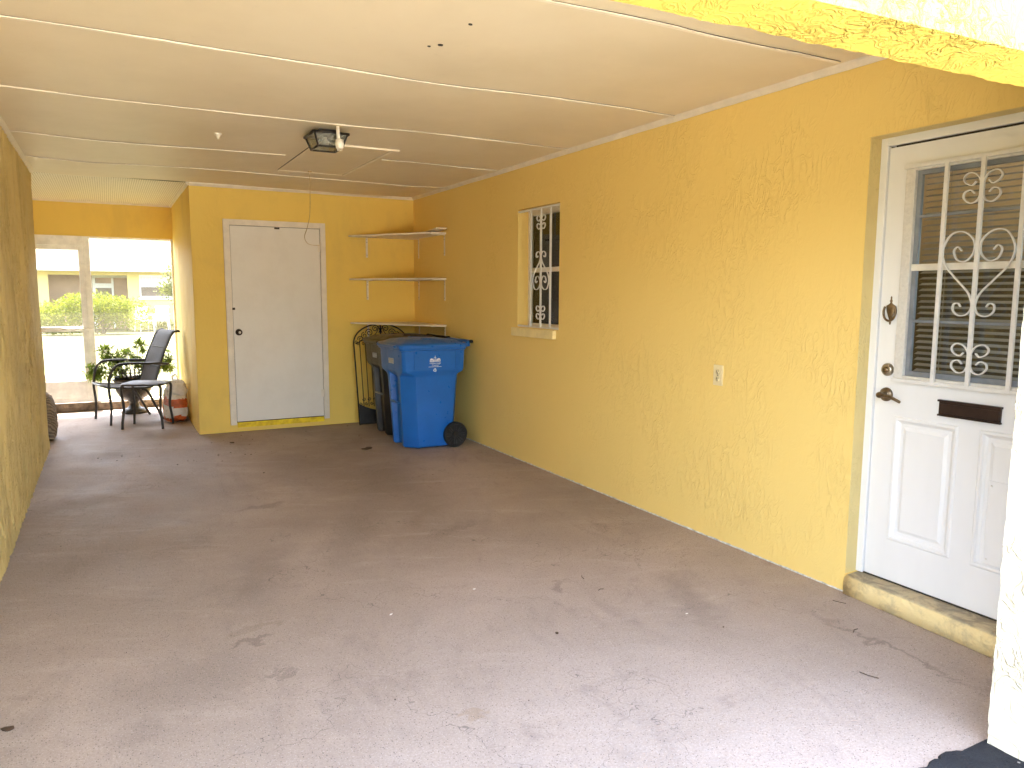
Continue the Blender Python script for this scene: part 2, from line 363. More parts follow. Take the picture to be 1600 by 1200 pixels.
# ------------------------------------------------------------------ mesh helpers
def thing(name, label, cat, loc=(0, 0, 0), rz=0, group=None):
    o = bpy.data.objects.new(name, None); sc.collection.objects.link(o)
    o.location = loc; o.rotation_euler = (0, 0, rz)
    o.empty_display_size = .1
    o['label'] = label; o['category'] = cat
    if group: o['group'] = group
    return o
def tag(o, label, cat, group=None):
    o['label'] = label; o['category'] = cat
    if group: o['group'] = group
    return o
class MB:
    def __init__(s): s.v = []; s.f = []; s.sm = []
    def add(s, vs, fs, smooth=False):
        b = len(s.v); s.v += [Vector(q) for q in vs]
        for q in fs: s.f.append([b+i for i in q]); s.sm.append(smooth)
        return s
    def box(s, x0, x1, y0, y1, z0, z1, rot=None, bev=0):
        x0, x1 = sorted((x0, x1)); y0, y1 = sorted((y0, y1)); z0, z1 = sorted((z0, z1))
        if bev:
            bm = bmesh.new(); bmesh.ops.create_cube(bm, size=1)
            for q in bm.verts: q.co = Vector((x0+(q.co.x+.5)*(x1-x0), y0+(q.co.y+.5)*(y1-y0), z0+(q.co.z+.5)*(z1-z0)))
            bmesh.ops.bevel(bm, geom=bm.edges[:], offset=bev, segments=2, profile=.6, affect='EDGES')
            bm.verts.index_update()
            vs = [q.co.copy() for q in bm.verts]; fs = [[w.index for w in q.verts] for q in bm.faces]; bm.free()
        else:
            vs = [Vector((x, y, z)) for z in (z0, z1) for y in (y0, y1) for x in (x0, x1)]
            fs = [(0, 2, 3, 1), (4, 5, 7, 6), (0, 1, 5, 4), (2, 6, 7, 3), (0, 4, 6, 2), (1, 3, 7, 5)]
        if rot is not None: vs = [rot @ q for q in vs]
        return s.add(vs, fs)
    def tube(s, pts, r, seg=8, cap=True, flat=None, closed=False):
        """sweep along pts; r number or list; flat=(a,b) gives a rectangular strap of half sizes a (in plane normal to N) and b along N"""
        pts = [Vector(q) for q in pts]; n = len(pts)
        rs = r if isinstance(r, (list, tuple)) else [r]*n
        rings = []; prev = None
        for i, q in enumerate(pts):
            if closed: t = pts[(i+1) % n]-pts[i-1]
            else: t = pts[min(i+1, n-1)]-pts[max(i-1, 0)]
            if t.length < 1e-9: t = Vector((0, 0, 1))
            t.normalize()
            if flat: a = Vector(flat[2]).normalized(); b = t.cross(a).normalized()
            else:
                if prev is None:
                    a = t.orthogonal().normalized()
                else:
                    a = prev - t*prev.dot(t)
                    a = a.normalized() if a.length > 1e-6 else t.orthogonal().normalized()
                prev = a; b = t.cross(a).normalized()
            if flat:
                ring = [q+a*flat[1]*sx+b*flat[0]*sy for sx, sy in ((1, 1), (1, -1), (-1, -1), (-1, 1))]
            else:
                ring = [q+(a*math.cos(2*math.pi*k/seg)+b*math.sin(2*math.pi*k/seg))*rs[i] for k in range(seg)]
            rings.append(ring)
        m = len(rings[0]); vs = [w for ring in rings for w in ring]; fs = []
        for i in range(n if closed else n-1):
            j = (i+1) % n
            for k in range(m):
                fs.append((i*m+k, i*m+(k+1) % m, j*m+(k+1) % m, j*m+k))
        if cap and not closed:
            fs.append(tuple(range(m))[::-1]); fs.append(tuple((n-1)*m+k for k in range(m)))
        return s.add(vs, fs, not flat)
    def cyl(s, a, b, r, seg=20, r2=None):
        return s.tube([a, b], [r, r if r2 is None else r2], seg)
    def lathe(s, prof, c=(0, 0, 0), seg=32, axis='z'):
        c = Vector(c); vs = []; fs = []
        for (r, z) in prof:
            for k in range(seg):
                a = 2*math.pi*k/seg; p = (r*math.cos(a), r*math.sin(a), z)
                if axis == 'x': p = (z, p[0], p[1])
                if axis == 'y': p = (p[0], z, p[1])
                vs.append(c+Vector(p))
        for i in range(len(prof)-1):
            for k in range(seg):
                fs.append((i*seg+k, i*seg+(k+1) % seg, (i+1)*seg+(k+1) % seg, (i+1)*seg+k))
        fs.append(tuple(range(seg))[::-1]); fs.append(tuple((len(prof)-1)*seg+k for k in range(seg)))
        return s.add(vs, fs, True)
    def loft(s, rings, smooth=False, cap=True):
        m = len(rings[0]); vs = [w for q in rings for w in q]; fs = []
        for i in range(len(rings)-1):
            for k in range(m): fs.append((i*m+k, i*m+(k+1) % m, (i+1)*m+(k+1) % m, (i+1)*m+k))
        if cap: fs.append(tuple(range(m))[::-1]); fs.append(tuple((len(rings)-1)*m+k for k in range(m)))
        return s.add(vs, fs, smooth)
    def prism(s, poly, z0, z1):
        return s.loft([[(x, y, z0) for x, y in poly], [(x, y, z1) for x, y in poly]])
    def build(s, name, mat, parent=None, world=False, bevel=0, auto=None):
        off = Vector((0, 0, 0))
        me = bpy.data.meshes.new(name)
        vs = s.v
        if world and parent is not None:
            inv = (Matrix.Translation(parent.location) @ Matrix.Rotation(parent.rotation_euler.z, 4, 'Z')).inverted()
            vs = [inv @ q for q in vs]
        me.from_pydata([tuple(q) for q in vs], [], s.f)
        me.polygons.foreach_set('use_smooth', s.sm)
        bm = bmesh.new(); bm.from_mesh(me)
        bmesh.ops.recalc_face_normals(bm, faces=bm.faces[:])
        if bevel:
            ed = [e for e in bm.edges if len(e.link_faces) == 2 and e.calc_face_angle(0) > .5]
            bmesh.ops.bevel(bm, geom=ed, offset=bevel, segments=2, profile=.6, affect='EDGES')
        bm.to_mesh(me); bm.free()
        if auto:
            me.polygons.foreach_set('use_smooth', [True]*len(me.polygons)); me.set_sharp_from_angle(angle=R(auto))
        me.materials.append(mat)
        o = bpy.data.objects.new(name, me); sc.collection.objects.link(o)
        if parent is not None: o.parent = parent
        return o
def wall_holes(mb, axis, a0, a1, z0, z1, c0, c1, holes):
    """upright wall: axis 'x' = faces look along x (plane at c0..c1, runs a0..a1 along y); holes = (a0,a1,z0,z1)"""
    As = sorted({a0, a1, *[h[0] for h in holes], *[h[1] for h in holes]}); Zs = sorted({z0, z1, *[h[2] for h in holes], *[h[3] for h in holes]})
    def P(a, c, z): return (c, a, z) if axis == 'x' else (a, c, z)
    solid = {}
    for i in range(len(As)-1):
        for j in range(len(Zs)-1):
            ca, cz = (As[i]+As[i+1])/2, (Zs[j]+Zs[j+1])/2
            solid[i, j] = not any(h[0] < ca < h[1] and h[2] < cz < h[3] for h in holes)
    for (i, j), sld in solid.items():
        if not sld: continue
        A, B, Z, Y = As[i], As[i+1], Zs[j], Zs[j+1]
        for c in (c0, c1): mb.add([P(A, c, Z), P(B, c, Z), P(B, c, Y), P(A, c, Y)], [(0, 1, 2, 3)])
        for di, dj, e in ((-1, 0, (A, Z, A, Y)), (1, 0, (B, Z, B, Y)), (0, -1, (A, Z, B, Z)), (0, 1, (A, Y, B, Y))):
            if not solid.get((i+di, j+dj), False):
                mb.add([P(e[0], c0, e[1]), P(e[2], c0, e[3]), P(e[2], c1, e[3]), P(e[0], c1, e[1])], [(0, 1, 2, 3)])
    return mb
def weld(o):
    bm = bmesh.new(); bm.from_mesh(o.data); bmesh.ops.remove_doubles(bm, verts=bm.verts[:], dist=1e-5)
    bmesh.ops.recalc_face_normals(bm, faces=bm.faces[:]); bm.to_mesh(o.data); bm.free()
def smooth_curve(pts, n=6, closed=False):
    pts = [Vector(q) for q in pts]; out = []
    N = len(pts)
    rng = range(N) if closed else range(N-1)
    for i in rng:
        p1, p2 = pts[i], pts[(i+1) % N]
        p0 = pts[i-1] if (i > 0 or closed) else p1*2-p2
        p3 = pts[(i+2) % N] if (i+2 < N or closed) else p2*2-p1
        for k in range(n):
            t = k/n
            out.append(.5*((2*p1)+(-p0+p2)*t+(2*p0-5*p1+4*p2-p3)*t*t+(-p0+3*p1-3*p2+p3)*t**3))
    if not closed: out.append(pts[-1])
    return out
def text_mesh(body, size, mat, name, parent, mtx, ext=.0006):
    cu = bpy.data.curves.new(name, 'FONT'); cu.body = body; cu.size = size; cu.align_x = 'CENTER'; cu.extrude = ext
    tmp = bpy.data.objects.new(name+'_tmp', cu); sc.collection.objects.link(tmp)
    bpy.context.view_layer.update()
    me = bpy.data.meshes.new_from_object(tmp.evaluated_get(bpy.context.evaluated_depsgraph_get()))
    bpy.data.objects.remove(tmp)
    vs = [mtx @ q.co for q in me.vertices]; fs = [list(q.vertices) for q in me.polygons]
    bpy.data.meshes.remove(me)
    return vs, fs

H = 2.507; CZ = 2.532; W = 3.674; B = 2.356; PY = 2.306; FY = -6.925

# ------------------------------------------------------------------ ground
def sheet(name, x0, x1, y0, y1, z, mat, nx=1, ny=1):
    mb = MB(); vs = []; fs = []
    for j in range(ny+1):
        for i in range(nx+1): vs.append((x0+(x1-x0)*i/nx, y0+(y1-y0)*j/ny, z))
    for j in range(ny):
        for i in range(nx): a = j*(nx+1)+i; fs.append((a, a+1, a+nx+2, a+nx+1))
    mb.add(vs, fs); o = mb.build(name, mat); o['kind'] = 'structure'; return o
sheet('lawn', -150, 150, -150, 150, -.03, M['lawn'])
sheet('bounce_driveway', -5.6, 6, -40, -8.69, -.004, M['road'])  # unseen pale ground, added to bounce sunlight into the carport
mb = MB(); mb.box(-5.4, 5.0, -7.05, 2.42, -.12, 0)
o = mb.build('carport_floor', M['floor']); o['kind'] = 'structure'
# asphalt apron with a ragged edge lapping onto the slab
mb = MB(); top = []; N = 420
for i in range(N+1):
    x = -5.2+i*(7.2/N)
    y = -6.895+.020*noise.noise(Vector((x*5, 0, 3)))+.022*noise.noise(Vector((x*17, 2, 0)))+.012*noise.noise(Vector((x*55, 5, 1)))
    if x > -.78: y = min(y, -6.905)
    top.append((x, y))
vs = []; fs = []
for (x, y) in top: vs += [(x, y, .0012), (x, y-.008, .011), (x, -8.7, .011)]
for i in range(N): a = i*3; fs += [(a, a+3, a+4, a+1), (a+1, a+4, a+5, a+2)]
mb.add(vs, fs); o = mb.build('asphalt_driveway', M['asphalt']); o['kind'] = 'structure'

# ------------------------------------------------------------------ walls
DY0, DY1, DZ0, DZ1 = -6.85, -5.85, .095, 2.172
WY0, WY1, WZ0, WZ1 = -3.161, -2.485, 1.167, 2.160
rw = thing('right_wall', 'long yellow stucco wall at the right holding the barred window and the entry door', 'wall', (0, -3, 0))
mb = MB(); wall_holes(mb, 'x', FY, 0, 0, CZ, 0, .2, [(DY0, DY1, DZ0, DZ1), (WY0, WY1, WZ0, WZ1)])
o = mb.build('stucco_face', M['wall'], rw, world=True); weld(o)
mb = MB()   # thin painted lining of the door recess
mb.box(.004, .089, DY1-.0025, DY1+.002, DZ0, DZ1); mb.box(.004, .089, DY0, DY1-.003, DZ1-.003, DZ1+.001)
mb.build('door_reveal', M['reveal'], rw, world=True)
mb = MB()   # worn step below the entry door, swelling out of the wall
pro = [(0, -5.856), (-.020, -5.862), (-.026, -6.0), (-.034, -6.2), (-.046, -6.45), (-.060, -6.7), (-.066, -6.92), (0, -6.92)]
rings = []
for z, ins in ((0, 0), (.06, .000), (.084, .003), (.0955, .012), (.0975, .024)):
    rings.append([(min(0, x+ins*(1 if x < 0 else 0)) if k not in (0, 7) else .19, y-(ins*.6 if k == 1 else 0), z) for k, (x, y) in enumerate(pro)])
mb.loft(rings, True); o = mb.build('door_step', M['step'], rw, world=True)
mb = MB()   # bare unpainted line where wall meets floor
pts = []
for i in range(260):
    y = -5.86+i*(5.84/260); pts.append((y, .006+.008*abs(noise.noise(Vector((0, y*9, 0))))+.004*noise.noise(Vector((0, y*31, 5)))))
vs = []; fs = []
for y, h in pts: vs += [(-.0035, y, 0.0005), (-.0035, y, max(.002, h)), (-.0002, y, max(.002, h))]
for i in range(len(pts)-1): a = i*3; fs += [(a, a+3, a+4, a+1), (a+1, a+4, a+5, a+2)]
mb.add(vs, fs); mb.build('bare_base_line', M['caulk'], rw, world=True)

st = thing('storage_wall', 'yellow stucco storage room wall with its corner beside the porch passage', 'wall', (-1.2, 0, 0))
mb = MB(); mb.prism([(-B, 0), (0, 0), (0, .15), (-B+.15, .15), (-B+.15, PY+.1), (-B, PY+.1)], 0, CZ)
mb.build('stucco_face', M['wallback'], st, world=True)
def paint_base(mb): pass
lw = thing('left_wall', 'yellow trowelled stucco wall along the left side of the carport', 'wall', (-W, -3, 0))
mb = MB(); mb.prism([(-W, FY), (-W, -.096), (-5.2, -.096), (-5.2, PY+.1), (-5.4, PY+.1), (-5.4, -.3), (-W-.2, -.3), (-W-.2, FY)], 0, CZ)
o = mb.build('stucco_face', M['wallleft'], lw, world=True)
def relief(axis_x, sign, y0, y1, name, mat, parent, amp, seed):
    ny = int((y1-y0)/.014); nz = 90; vs = []; fs = []
    for j in range(nz+1):
        z = CZ*j/nz
        for i in range(ny+1):
            y = y0+(y1-y0)*i/ny
            p = Vector((seed, y*7.5+.6*noise.noise(Vector((y*2, z*2, seed))), z*1.6))
            n1 = noise.noise(p); n2 = noise.noise(p*2.6+Vector((3, 0, 0))); msk = .5+.8*noise.noise(Vector((y*1.1, z*1.1, seed+5)))
            d = amp*max(.15, msk)*(max(0, 1-abs(n1)*4.5)*.9+max(0, 1-abs(n2)*4)*.55)
            e = min(1, (y1-y)/.03, (y-y0)/.03)
            vs.append((axis_x+sign*(.0012+d*max(0, e)), y, z))
    for j in range(nz):
        for i in range(ny): a = j*(ny+1)+i; fs.append((a, a+1, a+ny+2, a+ny+1))
    m_ = MB(); m_.add(vs, fs, True); return m_.build(name, mat, parent, world=True)
relief(-W, 1, -5.2, -.0965, 'trowelled_render', M['wallleft'], lw, .013, 2.0)
relief(-B, -1, .0005, PY, 'trowelled_render', M['wallback'], st, .006, 8.0)
hw = thing('porch_header', 'deep yellow header wall above the screen door and porch screen', 'wall', (-3.7, PY, 2.12))
mb = MB(); mb.box(-5.2, -B, PY, PY+.15, 2.122, CZ); mb.build('stucco_face', M['wallback'], hw, world=True)

fw = thing('front_wall', 'yellow front beam and rough cream pillar framing the carport mouth', 'wall', (-.6, -7, 0))
def rough_box(x0, x1, y0, y1, z0, z1, step, amp, seed):
    bm = bmesh.new(); bmesh.ops.create_cube(bm, size=1)
    for q in bm.verts: q.co = Vector((x0+(q.co.x+.5)*(x1-x0), y0+(q.co.y+.5)*(y1-y0), z0+(q.co.z+.5)*(z1-z0)))
    for ax in range(3):
        L = (x1-x0, y1-y0, z1-z0)[ax]; n = max(0, int(L/step)-1)
        lo = (x0, y0, z0)[ax]
        for i in range(n):
            co = [0, 0, 0]; co[ax] = lo+L*(i+1)/(n+1); no = [0, 0, 0]; no[ax] = 1
            bmesh.ops.bisect_plane(bm, geom=bm.verts[:]+bm.edges[:]+bm.faces[:], plane_co=co, plane_no=no)
    bm.normal_update()
    for q in bm.verts:
        p = q.co*9+Vector((seed, 0, 0))
        a = noise.noise(p)*.25+noise.noise(p*2.7)*.35+noise.noise(p*7)*.30
        q.co = q.co+q.normal*amp*a
    bm.verts.index_update()
    vs = [q.co.copy() for q in bm.verts]; fs = [[w.index for w in q.verts] for q in bm.faces]; bm.free()
    return vs, fs
mb = MB(); vs, fs = rough_box(-3.874, .35, -7.115, FY, 2.045, 2.76, .024, .010, 3); mb.add([(q.x, q.y-.0355*(q.x+.78), q.z) for q in vs], fs, True)
mb.build('beam', M['beam'], fw, world=True, auto=50)
mb = MB(); vs, fs = rough_box(-.683, .18, -7.115, FY, -.02, 2.043, .018, .008, 11); mb.add(vs, fs, True)
mb.build('pillar', M['cream'], fw, world=True, auto=50)
mb = MB(); wall_holes(mb, 'y', .35, 5.2, -.02, 2.76, -7.115, FY, [(.45, 1.45, 1.2, 2.1)]); mb.box(5.0, 5.2, FY, 2.4, -.02, 2.76); mb.box(0.15, 5.0, 2.2, 2.4, -.02, 2.6)  # facade opening added to let daylight onto the partition behind the door
mb.box(1.9, 2.0, FY, 2.2, 0, 2.52)
mb.build('facade', M['cream'], fw, world=True)
mb = MB(); mb.box(-3.874, -3.674, -7.115, FY-.002, -.02, 2.043)
mb.build('left_pier', M['cream'], fw, world=True)
rf = MB(); rf.box(-5.6, 5.3, -7.10, 3.10, 2.765, 2.9)
tag(rf.build('roof', M['roof']), 'flat roof deck over the carport and porch', 'roof')

# ------------------------------------------------------------------ ceiling
cl = thing('carport_ceiling', 'cream painted panel ceiling with wavy seam strips over the carport', 'ceiling', (-1.8, -3, CZ))
def sag(x, y): return min(1, max(0, max(abs(x+1.44)-.36, abs(y+1.93)-.74)/.25))*sag0(x, y)
def sag0(x, y): return .007*math.sin(x*2.1+y*.8)+.006*noise.noise(Vector((x*.9, y*1.3, 4)))-.004
def edge_fade(x): return min(1, max(0, (x+W)/.4), max(0, -x/.4))
def cgrid(x0, x1, y0, y1, step=.1, zf=lambda x, y: CZ+sag(x, y)*edge_fade(x)):
    mb = MB(); nx = max(1, int((x1-x0)/step)); ny = max(1, int((y1-y0)/step)); vs = []; fs = []
    for j in range(ny+1):
        for i in range(nx+1):
            x = x0+(x1-x0)*i/nx; y = y0+(y1-y0)*j/ny; vs.append((x, y, zf(x, y)))
    for j in range(ny):
        for i in range(nx): a = j*(nx+1)+i; fs.append((a, a+1, a+nx+2, a+nx+1))
    mb.add(vs, fs, True); return mb
cgrid(-W-.02, .02, FY, 0.0).build('ceiling_panels', M['ceiling'], cl, world=True)
mb = cgrid(-5.2, -B, 0.001, PY, .3, lambda x, y: CZ-.002); mb.add([(-5.2, -.1, CZ-.002), (-W-.02, -.1, CZ-.002), (-W-.02, 0, CZ-.002), (-5.2, 0, CZ-.002)], [(0, 1, 2, 3)])
mb.build('perforated_vent_panel', M['perf'], cl, world=True)
mb = MB(); mb.box(-5.5, 5.1, FY+.002, 2.35, 2.60, 2.62)
mb.build('ceiling_backing', M['roof'], cl, world=True)
mb = MB(); mb.box(.0, 5.0, FY, 2.2, 2.545, 2.57)
mb.build('room_ceiling', M['trim'], cl, world=True)
def seam(x0, x1, y0, gaps=(), w=.011, wob=.012, seed=0):
    st_ = MB(); dk = MB(); n = int((x1-x0)/.04); L = []
    for i in range(n+1):
        x = x0+(x1-x0)*i/n
        y = y0+wob*noise.noise(Vector((x*1.1, seed, 0)))*1.6+.002*noise.noise(Vector((x*12, seed, 0)))
        L.append((x, y))
    for i in range(n):
        (xa, ya), (xb, yb) = L[i], L[i+1]
        if any(g0 < (xa+xb)/2 < g1 for g0, g1 in gaps): continue
        za = CZ+sag(xa, ya)*edge_fade(xa)-.0012; zb = CZ+sag(xb, yb)*edge_fade(xb)-.0012
        wa = w*(.75+.5*noise.noise(Vector((xa*4, seed, 7)))); d = .007+.004*noise.noise(Vector((xa*2, seed, 9)))
        st_.add([(xa, ya-wa, za), (xa, ya-wa, za-d), (xa, ya+wa*.6, za-d), (xb, yb-wa, zb), (xb, yb-wa, zb-d), (xb, yb+wa*.6, zb-d), (xa, ya+wa*.6, za), (xb, yb+wa*.6, zb)],
                [(0, 1, 4, 3), (1, 2, 5, 4), (2, 6, 7, 5)])
        t = noise.noise(Vector((xa*.9, seed*3.3, 2)))
        if t > -.12:
            g_ = .0035+.006*max(0, t)
            dk.add([(xa, ya-wa-g_, za-.001), (xb, yb-wa-g_, zb-.001), (xb, yb-wa, zb-.001), (xa, ya-wa, za-.001)], [(0, 1, 2, 3)])
    a = st_.build('seam_strip', M['batten'], cl, world=True)
    if dk.v: dk.build('open_seam_gap', M['gap'], a).parent = a
    if dk.v:
        c = a.children[0] if a.children else None
    return a
for a in [(-3.64, -.06, -5.70, (), .014, .03, 1), (-3.64, -.03, -4.505, (), .016, .03, 2), (-3.66, -.01, -3.305, (), .013, .02, 3),
          (-3.66, -1.83, -2.0, (), .012, .015, 4), (-1.10, -.05, -2.19, (), .011, .015, 5), (-3.64, -.02, -.955, (), .010, .03, 6)]:
    seam(*a)
# child meshes of the seams were written in world space; put them right
for a in list(cl.children):
    for c in a.children:
        for q in c.data.vertices: q.co = q.co - cl.location
mb = MB()
def molding(mb, a, b, nrm, z0=H-.006, d=.030):
    a = Vector(a); b = Vector(b); n = Vector(nrm); N = max(1, int((b-a).length/.12)); rings = []
    for i in range(N+1):
        q = a.lerp(b, i/N); w = .003*noise.noise(q*3)
        zt = CZ-.0012
        rings.append([q+n*.0005+Vector((0, 0, z0+w)), q+n*(d*.45)+Vector((0, 0, z0+w-.001)), q+n*(d+w)+Vector((0, 0, zt-.010)), q+n*(d+w)+Vector((0, 0, zt+.01)), q+n*.0005+Vector((0, 0, zt+.01))])
    mb.loft(rings, False)
molding(mb, (0, FY, 0), (0, -.03, 0), (-1, 0, 0)); mb.build('crown_molding', M['trim'], cl, world=True)
mb = MB(); molding(mb, (-B, 0, 0), (-.0, 0, 0), (0, -1, 0)); mb.build('crown_molding', M['trim'], cl, world=True)
mb = MB(); molding(mb, (-W, FY, 0), (-W, -.096, 0), (1, 0, 0)); mb.build('crown_molding', M['trim'], cl, world=True)
mb = MB(); molding(mb, (-B, 0.0, 0), (-B, PY, 0), (-1, 0, 0), H, .022); molding(mb, (-5.2, PY, 0), (-B-.02, PY, 0), (0, -1, 0), H+.004, .018)
mb.build('crown_molding', M['trim'], cl, world=True)
# attic hatch, slightly dropped
mb = MB(); mb.box(-1.735, -1.165, -2.60, -1.25, CZ-.0050, CZ-.001)
ht = mb.build('attic_hatch', M['ceiling'], cl, world=True)
def hchild(mb, name, mat):
    o_ = mb.build(name, mat, ht)
    for q in o_.data.vertices: q.co = q.co-cl.location
mb = MB(); mb.box(-1.62, -1.11, -2.635, -2.603, CZ-.014, CZ-.001); mb.box(-1.163, -1.135, -2.60, -1.23, CZ-.008, CZ-.001); mb.box(-1.735, -1.165, -1.248, -1.222, CZ-.008, CZ-.001)
hchild(mb, 'hatch_trim', M['batten'])
mb = MB(); mb.box(-1.741, -1.7352, -2.60, -1.25, CZ-.0022, CZ-.001); hchild(mb, 'hatch_gap', M['gap'])
mb = MB(); mb.box(-1.49, -1.46, -1.33, -1.30, CZ-.012, CZ-.0052); hchild(mb, 'cord_plate', M['cord'])
# small holes and hook
for (x, y, s_) in [(-1.795, -5.06, .011), (-1.83, -5.02, .006), (-1.788, -5.352, .008)]:
    mb = MB(); mb.prism([(x+s_*(1+.5*random.random())*math.cos(k*.9), y+s_*.8*(1+.5*random.random())*math.sin(k*.9)) for k in range(7)], CZ+sag(x, y)-.0035, CZ+sag(x, y)+.002)
    mb.build('patched_hole', M['gap'], cl, world=True)
mb = MB(); mb.lathe([(.022, 0), (.024, -.008), (.016, -.016), (.008, -.030), (.010, -.038)], (-2.401, -2.62, CZ-.006), 14)
tag(mb.build('ceiling_hook', M['socket']), 'small white screw hook stub alone on the ceiling left of the lantern', 'hook')

# pull cord
mb = MB(); p = [(-1.475, -1.31, CZ-.02), (-1.476, -1.31, 2.35), (-1.482, -1.30, 2.15), (-1.485, -1.20, 2.04), (-1.43, -.85, 1.985), (-1.30, -.40, 1.955), (-1.17, -.1, 1.955), (-1.087, -.035, 1.958)]
mb.tube(smooth_curve(p, 6), .0026, 6)
tag(mb.build('pull_cord', M['cord']), 'thin tan cord hanging from the ceiling hatch toward the upper door hinge', 'cord')

# lantern
ln = thing('ceiling_lantern', 'black framed flush lantern with clear panes on the carport ceiling', 'ceiling light', (-1.775, -3.055, CZ))
tx, ty, bx_, by_ = .108, .123, .080, .095; zt, zb = -.040, -.122
mb = MB(); mb.box(-.06, .06, -.06, .06, -.006, -.034); mb.box(-tx+.01, tx-.01, -ty+.01, ty-.01, -.034, -.038)
mb.build('canopy', M['iron_black'], ln)
mb = MB(); tc = [(-tx, -ty), (tx, -ty), (tx, ty), (-tx, ty)]; bc = [(-bx_, -by_), (bx_, -by_), (bx_, by_), (-bx_, by_)]
for k in range(4):
    a, b = tc[k], tc[(k+1) % 4]; c, d = bc[k], bc[(k+1) % 4]
    mb.tube([(a[0]*1.06, a[1]*1.06, zt), (b[0]*1.06, b[1]*1.06, zt)], .010, 4); mb.tube([(*c, zb), (*d, zb)], .008, 4); mb.tube([(*a, zt), (*c, zb)], .008, 4)
mb.build('lantern_frame', M['iron_black'], ln)
mb = MB()
for k in range(4):
    a, b = tc[k], tc[(k+1) % 4]; c, d = bc[k], bc[(k+1) % 4]; mb.add([(*a, zt), (*b, zt), (*d, zb), (*c, zb)], [(0, 1, 2, 3)])
mb.add([(*q, zb) for q in bc], [(0, 1, 2, 3)])
mb.build('lantern_glass', M['lglass'], ln)
mb = MB(); mb.lathe([(.012, -.045), (.014, -.06), (.026, -.082), (.024, -.098), (.006, -.108)], (-.01, 0, 0), 16); mb.build('bulb', M['socket'], ln)
sn = thing('light_sensor', 'white plastic sensor hanging on a short arm just in front of the lantern', 'sensor', (-1.742, -3.215, CZ))
mb = MB(); mb.tube([(0, 0, -.004), (0.004, 0.0, -.085)], [.0105, .0115], 12); mb.build('arm', M['socket'], sn)
mb = MB(); mb.lathe([(.015, -.082), (.026, -.088), (.027, -.120), (.025, -.127), (.024, -.140), (.015, -.146)], (.010, -.004, 0), 20); mb.build('sensor_body', M['socket'], sn)
for dx in (-.012, 0, .012):
    mb = MB(); mb.cyl((.010+dx, -.004, -.145), (.010+dx, -.004, -.158), .004, 8); mb.build('contact_pin', M['socket'], sn)

# ------------------------------------------------------------------ storage door
sd_ = thing('storage_door', 'plain scuffed white slab door in the back wall beside the corner shelves', 'door', (-1.54, 0, .09))
X1, X2, Z1, Z2 = -2.055, -1.019, .075, 2.193
mb = MB(); mb.box(X1, X1+.062, -.030, -.001, Z1, Z2); mb.box(X2-.058, X2, -.030, -.001, Z1, Z2); mb.box(X1+.062, X2-.058, -.030, -.001, Z2-.058, Z2)
mb.build('door_frame', M['trim'], sd_, world=True, bevel=.003)
mb = MB(); mb.box(X1+.066, X2-.062, -.020, -.003, .108, Z2-.063); mb.build('door_slab', M['storagedoor'], sd_, world=True, bevel=.002)
mb = MB(); mb.box(X1+.0625, X1+.066, -.012, -.002, .10, Z2-.06); mb.box(X2-.062, X2-.0585, -.012, -.002, .10, Z2-.06); mb.box(X1+.063, X2-.06, -.012, -.002, Z2-.063, Z2-.0585)
mb.box(X1+.063, X2-.059, -.012, -.002, .100, .108)
mb.build('door_gap', M['gap'], sd_, world=True)
mb = MB(); mb.box(X1+.07, X2-.06, -.026, -.001, .046, .0995); mb.build('threshold', M['yellowtrim'], sd_, world=True, bevel=.004)
mb = MB(); mb.lathe([(.034, 0), (.033, -.006), (.016, -.010), (.014, -.030), (.026, -.038), (.029, -.050), (.024, -.060), (.010, -.063)], (X1+.115, -.020, 1.045), 24, 'y')
kb = mb.build('door_knob', M['bronze_dark'], sd_, world=True)
mb = MB(); mb.lathe([(.013, 0), (.012, -.004)], (X1+.115, -.0835, 1.045), 16, 'y'); c = mb.build('knob_cylinder', M['socket'], kb)
for q in c.data.vertices: q.co = q.co-sd_.location
for z in (1.93, .36):
    mb = MB(); mb.cyl((X2-.055, -.036, z-.045), (X2-.055, -.036, z+.045), .007, 10); mb.box(X2-.05, X2-.02, -.0335, -.030, z-.04, z+.04); mb.box(X2-.085, X2-.058, -.0225, -.019, z-.04, z+.04)
    mb.build('hinge', M['trim'], sd_, world=True)
mb = MB(); mb.box(-1.55, -1.50, -.036, -.019, Z2-.082, Z2-.066); mb.build('top_catch', M['screwdark'], sd_, world=True)
mb = MB(); mb.box(X1+.058, X1+.085, -.034, -.019, 1.275, 1.298); mb.build('side_catch', M['screwdark'], sd_, world=True)

